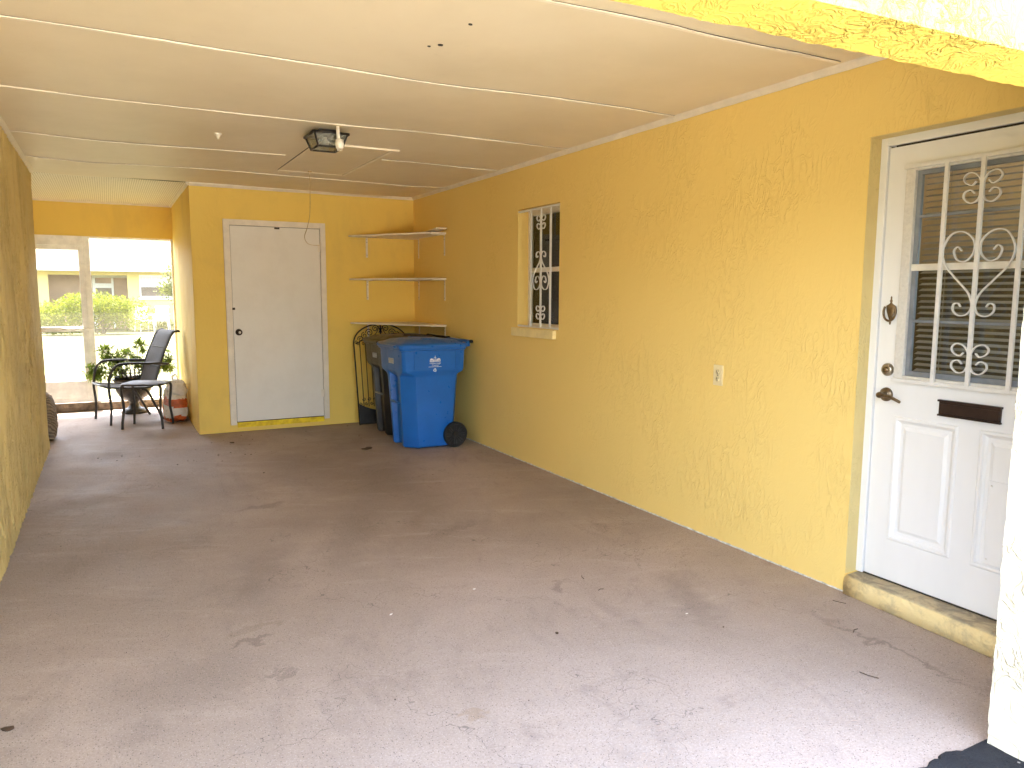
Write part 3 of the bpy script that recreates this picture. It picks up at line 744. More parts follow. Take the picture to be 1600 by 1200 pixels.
# ------------------------------------------------------------------ corner shelves
def shelf(z, label, tilt=0):
    t = thing('corner_shelf', label, 'shelf', (-.3, -.3, z), 0, 'white corner shelves one above another')
    mb = MB(); poly = [(-.76, -.003), (-.755, -.05), (-.17, -.95), (-.006, -.95), (-.006, -.003)]
    vs = []
    ring = lambda dz: [(x, y, z+dz+tilt*(x+.76)) for x, y in poly]
    mb.loft([ring(-.018), ring(0)]); mb.build('board', M['trim'], t, world=True, bevel=.003)
    def bracket(px, py, dx, dy):
        L = .15; b = MB(); zt_ = z-.019+tilt*(px+.76); nx, ny = -dy, dx; w = .011
        def strap(p0, p1, th):
            b.tube([p0, p1], 1, flat=(th, w, (nx, ny, 0)))
        o0 = Vector((px+dx*.004, py+dy*.004, 0))
        strap(o0+Vector((0, 0, zt_)), o0+Vector((0, 0, zt_-.215)), .0022)
        strap(o0+Vector((0, 0, zt_-.0025)), o0+Vector((dx*L, dy*L, zt_-.0025)), .0022)
        br = b.build('bracket', M['trim'], t, world=True)
        for zz in (.02, .05, .19):
            s_ = MB()
            q = o0+Vector((dx*.003, dy*.003, zt_-zz)); s_.cyl(q, q+Vector((dx*.003, dy*.003, 0)), .0035, 8)
            sb = s_.build('screw', M['screwdark'], br)
            for v_ in sb.data.vertices: v_.co = v_.co-t.location
    bracket(-.555, 0, 0, -1); bracket(0, -.16, -1, 0); bracket(0, -.90, -1, 0)
    return t
shelf(2.080, 'top white corner shelf, with a loose board lying on its right end', -.004)
shelf(1.612, 'middle white corner shelf between the top shelf and the one over the bins')
shelf(1.132, 'lowest white corner shelf directly above the iron gate and the bins', -.006)
mb = MB(); rings = []
for i in range(7):
    y = -.50-i*.08; zz = 2.083+.024*(i/6)**1.4; rings.append([(-.13, y, zz), (-.008, y, zz+.004), (-.008, y, zz+.018), (-.13, y, zz+.014)])
mb.loft(rings); tag(mb.build('loose_board', M['trim'], None, bevel=.002), 'short white offcut board lying tilted on the top corner shelf', 'board')

# ------------------------------------------------------------------ wheelie bins
def bin_(name, label, loc, rz, mat, blue):
    t = thing(name, label, 'bin', loc, rz)
    def ring(z, x0, x1, hw, ch, nd, nw=.105):
        return [(x0, -hw+ch, z), (x0, -nw, z), (x0+nd, -nw+nd*.15, z), (x0+nd, nw-nd*.15, z), (x0, nw, z), (x0, hw-ch, z), (x0+ch, hw, z), (x1-ch*.6, hw, z), (x1, hw-ch, z), (x1, -hw+ch, z), (x1-ch*.6, -hw, z), (x0+ch, -hw, z)]
    mb = MB()
    mb.loft([ring(.012, -.255, .22, .235, .10, .045), ring(.03, -.268, .235, .248, .11, .05), ring(.40, -.290, .262, .262, .112, .055), ring(.675, -.306, .280, .272, .112, .055),
             ring(.700, -.312, .283, .276, .10, .02), ring(.728, -.322, .292, .292, .035, 0), ring(.75, -.326, .294, .296, .026, 0), ring(.93, -.334, .300, .302, .026, 0),
             ring(.932, -.350, .312, .316, .034, 0), ring(.958, -.354, .316, .320, .036, 0), ring(.962, -.34, .30, .305, .03, 0)])
    mb.build('body', mat, t, bevel=.006, auto=40)
    for x in (-.215, .20):        # moulded vertical ribs on both flanks
        for s in (-1, 1):
            mb = MB(); mb.loft([[(x-.004, s*.296, z), (x+.004, s*.296, z), (x+.003, s*.3025+s*(z-.75)*.02, z), (x-.003, s*.3025+s*(z-.75)*.02, z)] for z in (.76, .925)]); mb.build('flank_rib', mat, t)
    mb = MB(); mb.cyl((-.285, -.12, .43), (-.285, .12, .43), .011, 12); mb.build('lift_bar', M['alu_grey'] if not blue else mat, t)
    # lid
    mb = MB()
    def lr(z, e, dx=0): return [(-.362+e+dx, -.326+e+.03, z), (-.362+e+dx, .326-e-.03, z), (-.33+e, .326-e, z), (.28-e, .326-e, z), (.325-e, .29-e, z), (.325-e, -.29+e, z), (.28-e, -.326+e, z), (-.33+e, -.326+e, z)]
    mb.loft([lr(.950, .004), lr(.955, 0), lr(.978, 0), lr(.990, .012), lr(1.000, .05), lr(1.022, .10), lr(1.030, .16)], True)
    mb.loft([[(-.375, -.20, .958), (-.36, -.22, .958), (-.36, .22, .958), (-.375, .20, .958)], [(-.385, -.20, .975), (-.355, -.22, .982), (-.355, .22, .982), (-.385, .20, .975)]])
    for y in (-.16, .16):
        mb.loft([[(-.10, y-.035, 1.015), (-.10, y+.035, 1.015), (.27, y+.035, .995), (.27, y-.035, .995)], [(-.08, y-.025, 1.038), (-.08, y+.025, 1.038), (.25, y+.025, 1.015), (.25, y-.025, 1.015)]])
    lid = mb.build('lid', mat, t, auto=35)
    mb = MB()
    mb.tube(smooth_curve([(.29, -.25, .945), (.345, -.25, .985), (.372, -.235, 1.0), (.376, -.15, 1.0), (.376, .15, 1.0), (.372, .235, 1.0), (.345, .25, .985), (.29, .25, .945)], 4), .014, 10)
    for y in (-.24, -.08, .08, .24): mb.box(.30, .372, y-.012, y+.012, .955, .99)
    mb.build('handle', mat, t)
    for s in (-1, 1):
        mb = MB(); mb.cyl((.374, s*.255, 1.0), (.374, s*.285, 1.0), .0155, 12); mb.build('handle_end', M['tyre'], t)
    for s in (-1, 1):
        mb = MB(); y0 = s*.262; y1 = s*.305; c = (.198, 0, .122)
        mb.lathe([(.085, y0), (.116, y0+s*.003), (.121, y0+s*.012), (.121, y1-s*.010), (.114, y1), (.098, y1), (.094, y1-s*.010), (.06, y1-s*.016), (.03, y1-s*.016), (.028, y1), (.004, y1+s*.002)], c, 40, 'y')
        w = mb.build('wheel', M['tyre'], t, auto=50)
        mb = MB()
        for k in range(8):
            a = k*math.pi/4
            for da in (-.13, .13):
                p0 = Vector((c[0]+.036*math.cos(a+da*1.6), y1-s*.013, c[2]+.036*math.sin(a+da*1.6))); p1 = Vector((c[0]+.090*math.cos(a+da), y1-s*.009, c[2]+.090*math.sin(a+da)))
                mb.tube([p0, p1], .0038, 6)
        mb.build('wheel_spoke', M['hub'], w)
    mb = MB(); mb.cyl((.198, -.262, .122), (.198, .262, .122), .012, 10); mb.build('axle', M['screwdark'], t)
    # moulded number on the front
    mb = MB(); y = -.075
    for k, segs in enumerate(['a', 'o', 'b', 'o']):
        yy = .055-k*.034; z0 = .800; z1 = .850; x = -.3345
        for (ya, yb, za, zb_) in [(0, .022, z0, z0+.007), (0, .022, z1-.007, z1), (0, .006, z0, z1), (.016, .022, z0, z1)][(1 if segs == 'a' else 0):] + ([(0, .022, .8215, .8285)] if segs == 'b' else []):
            mb.box(x, x+.004, yy-ya, yy-yb, za, zb_)
    mb.build('number_print', M['greyprint'], t)
    if blue:
        yf = -.2995
        mb = MB(); cx = -.012; z = .865
        def quad(x0, x1, z0, z1): mb.box(x0, x1, yf-.0035, yf+.002, z0, z1)
        # courthouse emblem: two domed wings, a pointed centre, columns
        mb.add([(cx-.005, yf-.0035, z-.012), (cx+.005, yf-.0035, z-.012), (cx, yf-.0035, z+.022)], [(0, 1, 2)])
        for s in (-1, 1):
            c0 = Vector((cx+s*.036, yf-.0035, z-.022)); pts = [c0+Vector((.016*math.cos(a), 0, .014*math.sin(a))) for a in [k*math.pi/10 for k in range(11)]]
            mb.add(pts, [tuple(range(11))]); quad(cx+s*.036-.016, cx+s*.036-.010, z-.036, z-.022); quad(cx+s*.036+.010, cx+s*.036+.016, z-.036, z-.022); quad(cx+s*.036-.003, cx+s*.036+.003, z-.036, z-.022)
            mb.tube([(cx+s*.002, yf-.003, z+.004), (cx+s*.024, yf-.003, z-.018)], .0014, 4)
        for k in range(-2, 3): quad(cx+k*.0085-.0022, cx+k*.0085+.0022, z-.036, z-.018)
        quad(cx-.053, cx+.053, z-.0405, z-.037)
        mtx = Matrix.Translation((cx, yf-.004, z-.060)) @ Matrix.Rotation(math.pi/2, 4, 'X')
        mb.add(*text_mesh('Hillsborough', .0215, None, 'txt', None, mtx))
        mtx = Matrix.Translation((cx, yf-.004, z-.079)) @ Matrix.Rotation(math.pi/2, 4, 'X')
        mb.add(*text_mesh('County', .0215, None, 'txt', None, mtx))
        quad(cx-.064, cx+.064, z-.0885, z-.0855)
        mb.build('county_emblem', M['white_ink'], t)
        mb = MB(); c0 = Vector((cx-.004, yf-.004, z-.118))     # three chasing arrows
        for k in range(3):
            a0 = R(90+120*k)
            tri = [Vector((math.cos(R(90+120*j)), 0, math.sin(R(90+120*j))))*.021 for j in range(3)]
            A, Bq = tri[k], tri[(k+1) % 3]
            d = (Bq-A).normalized(); n = Vector((-d.z, 0, d.x))
            P0 = c0+A*.94+d*.0065; P1 = c0+Bq*.94-d*.011
            mb.add([P0-n*.0038, P1-n*.0038, P1+n*.0038, P0+n*.0038], [(0, 1, 2, 3)])
            mb.add([P1-n*.008, P1+n*.008, P1+d*.010], [(0, 1, 2)])
        mb.build('recycling_mark', M['white_ink'], t)
        mb = MB(); mb.box(-.10, -.02, yf+.001, yf+.002, .3, .301)
    return t
bin_('recycling_bin', 'blue wheeled recycling bin with white county emblem in the corner', (-.475, -1.475, 0), R(1.5), M['bluebin'], True)
bin_('trash_bin', 'black wheeled trash bin standing behind the blue recycling bin', (-.415, -.80, 0), R(1), M['blackbin'], False)

# ------------------------------------------------------------------ wrought iron gate panel
gt = thing('iron_gate', 'black wrought iron gate panel with scrolled arched top leaning behind the bins', 'gate', (-.442, -.20, 0))
TL = .12
def gp(u, z): return Vector((u, TL*z*.9, z))
hw_ = .312
def arch(u): return .905+.205*math.sqrt(max(0, 1-(abs(u)/hw_)**2.0))
mb = MB()
for s in (-1, 1): mb.tube([gp(s*.288, .0), gp(s*hw_, .91)], .0075, 6)
mb.tube([gp(hw_*math.sin(a), .905+.205*math.cos(a)) for a in [R(-90+i*6) for i in range(31)]], .0075, 6)
mb.tube([gp(-.288, .012), gp(.288, .012)], .0075, 6)
mb.build('frame', M['iron_black'], gt)
def spiral(c, r0_, turns, a0, dirn=1, n=26):
    return [gp(c[0]+(r0_*(1-.82*i/n))*math.cos(a0+dirn*turns*2*math.pi*i/n), c[1]+(r0_*(1-.82*i/n))*math.sin(a0+dirn*turns*2*math.pi*i/n)) for i in range(n+1)]
mb = MB()
for s in (-1, 1):
    mb.tube(spiral((s*.060, 1.060), .040, 1.5, R(0 if s < 0 else 180), -s), .0042, 6)
    mb.tube(spiral((s*.130, 1.015), .044, 1.5, R(180 if s < 0 else 0), s), .0042, 6)
    mb.tube(spiral((s*.190, .985), .036, 1.5, R(90), -s), .0040, 6)
    mb.tube(spiral((s*.235, .950), .032, 1.5, R(200 if s < 0 else -20), s), .0040, 6)
    mb.tube(smooth_curve([gp(s*.02, 1.09), gp(s*.05, 1.01), gp(s*.12, .96), gp(s*.20, .935), gp(s*.29, .90)], 5), .004, 6)
    mb.tube(spiral((s*.282, .915), .022, 1.4, R(0 if s < 0 else 180), s), .0036, 6)
for k in range(-4, 5):
    u = k*.0615
    mb.tube(spiral((u-.018, .895-.0*abs(k)), .020, 1.3, R(0), 1), .0034, 6)
    mb.tube(spiral((u+.020, .285), .020, 1.3, R(180), 1), .0034, 6)
    mb.tube(spiral((u-.020, .235), .018, 1.3, R(0), -1), .0034, 6)
mb.tube([gp(0, .93), gp(0, 1.11)], .008, 6)
for k in range(4):
    a = R(45+90*k); mb.tube([gp(0, 1.04), gp(.028*math.cos(a), 1.04+.04*math.sin(a))], [.009, .003], 6)
mb.build('scrollwork', M['iron_black'], gt)
for k in range(-4, 5):
    mb = MB(); u = k*.0615; mb.tube([gp(u*.94, .20), gp(u, .93)], .0045, 6); mb.build('bar', M['iron_black'], gt)
mb = MB(); pl = []
for i in range(21):
    u = -.283+.566*i/20; pl.append((u, .235-.085*(1-(u/.283)**2)))
vs = []; fs = []
for u, z in pl: vs += [gp(u, .01), gp(u, z), gp(u, .01)+Vector((0, .006, 0)), gp(u, z)+Vector((0, .006, 0))]
for i in range(20): a = i*4; fs += [(a, a+4, a+5, a+1), (a+2, a+3, a+7, a+6), (a+1, a+5, a+7, a+3)]
mb.add(vs, fs); mb.build('kick_panel', M['iron_black'], gt)

# ------------------------------------------------------------------ ornamental bars (door and window share the pattern)
HEART = [(-6.296, 1.641), (-6.278, 1.659), (-6.262, 1.639), (-6.279, 1.603), (-6.316, 1.597), (-6.347, 1.632), (-6.344, 1.684), (-6.299, 1.721), (-6.245, 1.712), (-6.212, 1.645), (-6.230, 1.579), (-6.290, 1.512), (-6.338, 1.459), (-6.355, 1.407), (-6.338, 1.372), (-6.303, 1.365), (-6.277, 1.385), (-6.277, 1.412), (-6.296, 1.418), (-6.308, 1.403)]
TOPC = [(-6.336, 1.925), (-6.319, 1.910), (-6.292, 1.923), (-6.284, 1.945), (-6.304, 1.963), (-6.336, 1.954), (-6.356, 1.922), (-6.356, 1.870), (-6.342, 1.843), (-6.314, 1.837), (-6.288, 1.859), (-6.291, 1.883), (-6.315, 1.891), (-6.332, 1.876)]
CB = -6.362
def grille(t, x, yc, zlist, bars, zlo, zhi, mat, sp=.168, sc_=1., flip=False, rails=True, ylo=0, yhi=0, bw=.0085):
    fr = MB()
    for y in bars:
        b_ = MB(); b_.box(x-.0065, x+.0065, y-bw, y+bw, zlo, zhi); b_.build('grille_bar', mat, t, world=True, bevel=.0012)
    if rails:
        for z in (zlo, zhi):
            b_ = MB(); b_.box(x-.004, x+.013, ylo, yhi, z-.008, z+.008); b_.build('grille_rail', mat, t, world=True)
    def curve(P, zc, zref, s, mir):
        out = []
        for (y, z) in P:
            u = (y-CB)*sc_*s; dz = (z-zref)*sc_*(-1 if mir else 1)
            out.append((x, yc+u, zc+dz))
        return smooth_curve(out, 5)
    for kind, zc in zlist:
        for s in (1, -1):
            m_ = MB(); P, zr = (HEART, 1.545) if kind == 'h' else (TOPC, 1.90)
            pts = curve(P, zc, zr, s, flip if kind == 'h' else False)
            m_.tube(pts, 1, flat=(.0024, .0052, (1, 0, 0)))
            m_.build('scroll', mat, t, world=True)

# ------------------------------------------------------------------ barred window
bw_ = thing('barred_window', 'narrow window with white scrolled security bars in the yellow side wall', 'window', (0, -2.82, 1.167))
mb = MB(); mb.box(-.034, .09, -3.125, -2.43, 1.092, 1.164); mb.build('window_sill', M['sillpaint'], bw_, world=True, bevel=.006)
mb = MB(); x0, x1 = .10, .145
for (ya, yb, za, zb_) in [(WY0+.002, WY0+.03, WZ0+.002, WZ1-.002), (WY1-.03, WY1-.002, WZ0+.002, WZ1-.002), (WY0+.03, WY1-.03, WZ0+.002, WZ0+.035), (WY0+.03, WY1-.03, WZ1-.05, WZ1-.002), (WY0+.03, WY1-.03, 1.635, 1.672)]:
    mb.box(x0, x1, ya, yb, za, zb_)
mb.build('window_frame', M['alu'], bw_, world=True, bevel=.002)
mb = MB(); mb.box(.118, .122, WY0+.03, WY1-.03, WZ0+.035, WZ1-.05); mb.build('pane', M['glass'], bw_, world=True)
grille(bw_, .004, -2.868, [('c', 2.03), ('h', 1.64), ('c', 1.30)], [-2.705, -2.868, -3.02], WZ0+.012, WZ1-.018, M['iron_white'], sc_=.86, flip=True, ylo=WY0+.004, yhi=WY1-.004, bw=.0075)
mb = MB(); mb.box(.19, .20, WY0-.05, WY1+.05, 1.66, 2.3); mb.build('half_drawn_shade', simple('dark_green_shade', (.10, .10, .06), .8), bw_, world=True)

# ------------------------------------------------------------------ entry door
ed = thing('entry_door', 'white half-glazed entry door with white iron scroll bars at the far right', 'door', (.09, -6.34, .10))
def part(fn, name, mat, parent=ed, bevel=0, auto=None):
    mb_ = MB(); fn(mb_); o_ = mb_.build(name, mat, parent, world=False, bevel=bevel, auto=auto)
    for q in o_.data.vertices: q.co = q.co-ed.location
    return o_
def fn(m_):
    m_.box(.078, .15, -5.888, -5.8525, .0985, 2.170); m_.box(.078, .15, -6.848, -6.812, .0985, 2.170); m_.box(.078, .15, -6.812, -5.888, 2.132, 2.170)
part(fn, 'door_frame', M['whitepaint'], bevel=.003)
part(lambda m_: (m_.box(.10, .145, -5.8935, -5.8885, .10, 2.13), m_.box(.0915, .145, -6.81, -5.92, 2.1235, 2.131), m_.box(.085, .19, -6.81, -5.89, .0985, .103)), 'door_gap', M['gap'])
# slab with real openings and recessed lower panels
SX0, SX1 = .090, .134
def slab(m_):
    wall_holes(m_, 'x', -6.808, -5.892, .104, 2.1225, SX0, SX1, [(-6.665, -6.010, 1.075, 2.015), (-6.302, -5.998, .300, .893), (-6.692, -6.392, .300, .893)])
o = part(slab, 'door_slab', M['whitepaint']); weld(o)
for (ya, yb) in ((-6.302, -5.998), (-6.692, -6.392)):
    def pn(m_, ya=ya, yb=yb):
        za, zb_ = .300, .893
        prof = [(0, .090), (.006, .084), (.016, .0845), (.022, .092), (.032, .0985), (.046, .0985), (.062, .0915)]
        rings = [[(x, ya+i_, za+i_), (x, yb-i_, za+i_), (x, yb-i_, zb_-i_), (x, ya+i_, zb_-i_)] for i_, x in prof]
        m_.loft(rings, False, cap=False); m_.add(rings[-1], [(0, 1, 2, 3)])
    part(pn, 'raised_panel', M['whitepaint'])
part(lambda m_: m_.box(.0835, .0885, -6.600, -6.448, .33, .685, bev=.0015), 'pet_door_cover', M['whitepaint'])
for y_, z_ in ((-6.46, .35), (-6.46, .665)): part(lambda m_: m_.cyl((.0835, y_, z_), (.0815, y_, z_), .004, 8), 'screw', M['alu'])
# window surround and sash
def sur(m_):
    for (ya, yb, za, zb_) in [(-6.690, -6.645, 1.058, 2.030), (-6.030, -5.985, 1.058, 2.030), (-6.645, -6.030, 1.058, 1.085), (-6.645, -6.030, 2.005, 2.030)]:
        m_.box(.080, .100, ya, yb, za, zb_)
part(sur, 'glazing_surround', simple('worn_putty_surround', (.66, .64, .60), .6, var=.06, vscale=60, bump=.003), bevel=.003)
def sash(m_):
    for (ya, yb, za, zb_) in [(-6.645, -6.625, 1.085, 2.005), (-6.050, -6.030, 1.085, 2.005), (-6.625, -6.05, 1.085, 1.108), (-6.625, -6.05, 1.985, 2.005), (-6.625, -6.05, 1.797, 1.808), (-6.625, -6.05, 1.330, 1.342)]:
        m_.box(.098, .118, ya, yb, za, zb_)
part(sash, 'sash_frame', M['alu_grey'], bevel=.001)
part(lambda m_: m_.box(.092, .116, -6.645, -6.030, 1.562, 1.592), 'meeting_rail', M['alu'], bevel=.002)
for za, zb_ in ((1.108, 1.330), (1.342, 1.562), (1.592, 1.797), (1.808, 1.985)):
    part(lambda m_: m_.box(.106, .109, -6.625, -6.05, za, zb_), 'pane', M['glass'])
bl = part(lambda m_: m_.box(.150, .185, -6.66, -6.03, 1.995, 2.03), 'blind_headrail', M['slat'])
def slats(m_):
    z = 1.08
    while z < 1.985:
        m_.add([(.150, -6.655, z), (.150, -6.035, z), (.174, -6.035, z+.010), (.174, -6.655, z+.010)], [(0, 1, 2, 3)], False)
        m_.add([(.150, -6.655, z-.0009), (.150, -6.035, z-.0009), (.174, -6.035, z+.0091), (.174, -6.655, z+.0091)], [(0, 1, 2, 3)], False)
        z += .0262
part(slats, 'blind_slats', M['slat'])
for y_ in (-6.14, -6.155, -6.52, -6.535): part(lambda m_: m_.tube([(.148, y_, 1.08), (.148, y_, 2.0)], .0011, 4), 'blind_cord', M['slat'])
grille(ed, .068, -6.335, [('c', 1.897), ('h', 1.545), ('c', 1.187)], [-6.182, -6.335, -6.500], 1.064, 2.022, M['iron_white'], sc_=.985, ylo=-6.70, yhi=-5.985)
# hardware
part(lambda m_: (m_.lathe([(.030, 0), (.029, -.010), (.024, -.016), (.018, -.018)], (.090, -5.951, 1.106), 24, 'x')), 'deadbolt', M['nickel'])
part(lambda m_: (m_.lathe([(.014, 0), (.0135, -.004)], (.072, -5.951, 1.106), 16, 'x'), m_.box(.0665, .068, -5.952, -5.950, 1.100, 1.112)), 'deadbolt_cylinder', M['brass'])
part(lambda m_: m_.lathe([(.033, 0), (.032, -.008), (.020, -.012), (.012, -.016), (.012, -.046), (.015, -.050), (.013, -.060), (.004, -.062)], (.090, -5.951, .989), 28, 'x'), 'lever_rose', M['brass'])
part(lambda m_: m_.tube(smooth_curve([(.036, -5.951, .989), (.034, -5.975, .990), (.033, -6.005, .987), (.036, -6.035, .976), (.042, -6.055, .966)], 5), [.0085]*8+[.0075]*6+[.007]*6+[.005], 10), 'lever_handle', M['brass'])
def knock(m_):
    c = (-5.945, 1.378)
    out = [(0, .058), (.006, .052), (.004, .044), (.010, .036), (.024, .030), (.028, .022), (.024, .000), (.016, -.022), (.006, -.036), (.007, -.045), (.004, -.054), (0, -.060)]
    P = [(c[0]+a, c[1]+b) for a, b in out]+[(c[0]-a, c[1]+b) for a, b in out[::-1][1:-1]]
    n_ = len(P); rings = []
    for x, s in ((.090, 1), (.084, 1), (.080, .75)):
        rings.append([(x, c[0]+(a-c[0])*s, c[1]+(b-c[1])*s) for a, b in P])
    # flat back plate (narrow) plus hanging bail
    m_.tube(smooth_curve([(.084, c[0]+.026, c[1]+.022), (.082, c[0]+.031, c[1]-.002), (.080, c[0]+.022, c[1]-.032), (.079, c[0], c[1]-.044), (.080, c[0]-.022, c[1]-.032), (.082, c[0]-.031, c[1]-.002), (.084, c[0]-.026, c[1]+.022)], 5), .0052, 8)
part(knock, 'knocker_bail', M['brass'])
def plate(m_):
    c = (-5.945, 1.378)
    m_.lathe([(.003, -.062), (.006, -.054), (.004, -.044), (.008, -.034), (.014, -.020), (.020, -.002), (.023, .014), (.024, .026), (.010, .034), (.005, .040), (.008, .048), (.004, .056), (.005, .064), (.002, .070)], (0, 0, 0), 20)
    m_.v = [Vector((.0905-abs(q.x)*.38 if q.x > 0 else .0905, c[0]+q.y, c[1]+q.z)) for q in m_.v]
part(plate, 'knocker_plate', M['brass'])
part(lambda m_: (m_.box(.078, .089, -6.474, -6.214, .934, .992), m_.box(.070, .089, -6.478, -6.210, .990, .999), m_.box(.072, .089, -6.477, -6.211, .927, .934), m_.box(.0745, .078, -6.470, -6.218, .940, .981)), 'mail_slot', M['bronze_dark'], bevel=.0012)
# room behind
rm = MB(); rm.box(1.5, 1.55, -7.0, -4.5, 0.001, 2.54); rm.box(.2, 1.5, -4.55, -4.5, .001, 2.54)
tag(rm.build('room_partition', M['roomwall']), 'tan hallway partition glimpsed through the entry door blinds', 'wall')

mb = MB(); mb.box(1.05, 1.49, -6.9, -4.6, .001, 1.60); mb.box(1.03, 1.50, -6.905, -4.58, 1.60, 1.63)  # dark block added so the lower door panes look dark
for y_ in (-6.3, -5.7, -5.1): mb.box(1.044, 1.05, y_-.27, y_+.27, .1, 1.55)
tag(mb.build('dark_backing_block', simple('dark_brown_backing', (.030, .018, .011), .5, var=.3, vscale=4)), 'tall dark block added to darken the view behind the lower door blinds', 'backing')

# ------------------------------------------------------------------ outlet
ot = thing('wall_outlet', 'ivory double wall socket low on the yellow side wall', 'outlet', (0, -4.938, .985))
mb = MB(); mb.box(-.006, 0.0, -.038, .038, -.060, .060, bev=.0025); mb.build('cover_plate', M['ivory'], ot)
for z in (.021, -.021):
    mb = MB(); mb.lathe([(.016, 0), (.0155, -.003)], (-.006, 0, z), 20, 'x'); rc = mb.build('receptacle', M['ivory'], ot)
    mb = MB(); mb.box(-.0096, -.0088, -.0075, -.0045, z-.001, z+.009); mb.box(-.0096, -.0088, .0045, .0075, z-.001, z+.008); mb.cyl((-.0088, 0, z-.008), (-.0096, 0, z-.008), .003, 8)
    mb.build('slot', M['screwdark'], rc)
mb = MB(); mb.cyl((-.006, 0, 0), (-.0078, 0, 0), .0035, 10); mb.build('screw', M['screwdark'], ot)

# ------------------------------------------------------------------ screen door and porch screen
cb = MB(); cb.box(-5.2, -B, PY-.03, PY+.14, .0, .098); tag(cb.build('porch_curb', M['curb'], None, bevel=.012), 'dirty low concrete curb under the screen door', 'curb')
sdo = thing('screen_door', 'aluminium screen door with push bar and kick plate at the porch end', 'door', (-3.75, PY+.04, .10))
mb = MB()
yA, yB = PY+.035, PY+.065
for (xa, xb, za, zb_) in [(-3.405, -3.3465, .105, 2.0055), (-4.163, -4.105, .105, 2.0055), (-4.105, -3.405, 1.955, 2.0055), (-4.105, -3.405, .972, 1.030), (-4.105, -3.405, .340, .372), (-4.105, -3.405, .105, .150)]:
    mb.box(xa, xb, yA, yB, za, zb_)
mb.build('door_frame', M['alu'], sdo, world=True, bevel=.003)
mb = MB(); mb.box(-3.345, -3.283, PY+.02, PY+.09, .098, 2.12); mb.box(-4.24, -4.165, PY+.02, PY+.09, .098, 2.12); mb.box(-4.165, -3.345, PY+.02, PY+.09, 2.008, 2.12); mb.build('door_jamb', M['alu'], sdo, world=True, bevel=.003)
mb = MB(); mb.box(-4.105, -3.405, PY+.045, PY+.052, .150, .340); mb.build('kick_plate', M['alu'], sdo, world=True)
mb = MB(); mb.tube([(-3.62, PY+.015, 1.004), (-3.30, PY+.012, 1.004)], .011, 8); mb.box(-3.63, -3.58, PY+.005, PY+.036, .992, 1.018); mb.box(-3.40, -3.37, PY+.005, PY+.036, .990, 1.020)
mb.build('push_bar', M['iron_white'], sdo, world=True)
mb = MB(); mb.box(-4.105, -3.405, PY+.049, PY+.050, .372, .972); mb.box(-4.105, -3.405, PY+.049, PY+.050, 1.030, 1.955); mb.build('screen_mesh', M['screen'], sdo, world=True)
psn = thing('porch_screen', 'tall fixed insect screen panel right of the screen door', 'screen', (-2.8, PY+.04, .10))
mb = MB(); mb.box(-3.283, -B-.025, PY+.03, PY+.07, 2.098, 2.12); mb.box(-B-.025, -B-.001, PY+.03, PY+.07, .098, 2.12); mb.box(-3.283, -B-.025, PY+.03, PY+.07, .0985, .115); mb.build('screen_frame', M['alu'], psn, world=True, bevel=.002)
mb = MB(); mb.box(-3.283, -B-.025, PY+.049, PY+.050, .115, 2.098); mb.build('screen_mesh', M['screen'], psn, world=True)
mb = MB(); mb.box(-5.2, -4.24, PY+.01, PY+.12, .098, 2.122); tag(mb.build('porch_side_panel', M['wallback']), 'yellow panel filling the porch end beyond the screen door', 'wall')

# ------------------------------------------------------------------ patio chair
ch = thing('patio_chair', 'high backed grey sling patio chair facing the left wall', 'chair', (-2.96, 1.36, 0), R(195))
hwid = .255
def sling_prof():   # (x, z) seat front to back top, x forward
    return [(.30, .418), (.20, .405), (.05, .392), (-.10, .385), (-.17, .392), (-.205, .43), (-.235, .52), (-.27, .64), (-.315, .76), (-.365, .87), (-.40, .95), (-.435, .995), (-.475, 1.012), (-.50, 1.005)]
sp_ = smooth_curve([(x, 0, z) for x, z in sling_prof()], 5)
def strip(pts, hw0, th=.006):
    m_ = MB(); vs = []; fs = []; n = len(pts)
    for i, q in enumerate(pts):
        t = (pts[min(i+1, n-1)]-pts[max(i-1, 0)]).normalized(); nn = Vector((-t.z, 0, t.x))
        for k in range(9):
            u = -1+k/4; vs.append(Vector((q.x, u*hw0, q.z))-nn*0+Vector((0, 0, -.012*(1-u*u) if i < n*.35 else 0))+nn*(th/2))
        for k in range(9):
            u = -1+k/4; vs.append(Vector((q.x, u*hw0, q.z))+Vector((0, 0, -.012*(1-u*u) if i < n*.35 else 0))-nn*(th/2))
    for i in range(n-1):
        for k in range(8):
            a = i*18+k; fs.append((a, a+1, a+19, a+18)); a += 9; fs.append((a, a+18, a+19, a+1))
        for k in (0, 8):
            a = i*18+k; fs.append((a, a+18, a+27, a+9))
    for i in (0, n-1):
        for k in range(8): a = i*18+k; fs.append((a, a+1, a+10, a+9))
    m_.add(vs, fs, True); return m_
cut = 24
strip(sp_[:cut+1], hwid-.01).build('seat', M['sling'], ch)
bk = strip(sp_[cut:], hwid-.01).build('backrest', M['sling'], ch)
mb = MB()
for (x, z) in ((-.262, .615), (-.345, .825)): mb.box(x-.004, x+.012, -.24, .24, z-.003, z+.003)
mb.build('seam_piping', M['chairframe'], bk)
mb = MB()
for s in (-1, 1): mb.tube([Vector((q.x, s*hwid, q.z)) for q in sp_], .0125, 8)
mb.tube([(.30, -hwid, .418), (.30, hwid, .418)], .0115, 8); mb.tube([(-.10, -hwid, .375), (-.10, hwid, .375)], .011, 8); mb.tube([(-.50, -hwid, 1.0), (-.50, hwid, 1.0)], .009, 8)
mb.build('sling_frame', M['chairframe'], ch)
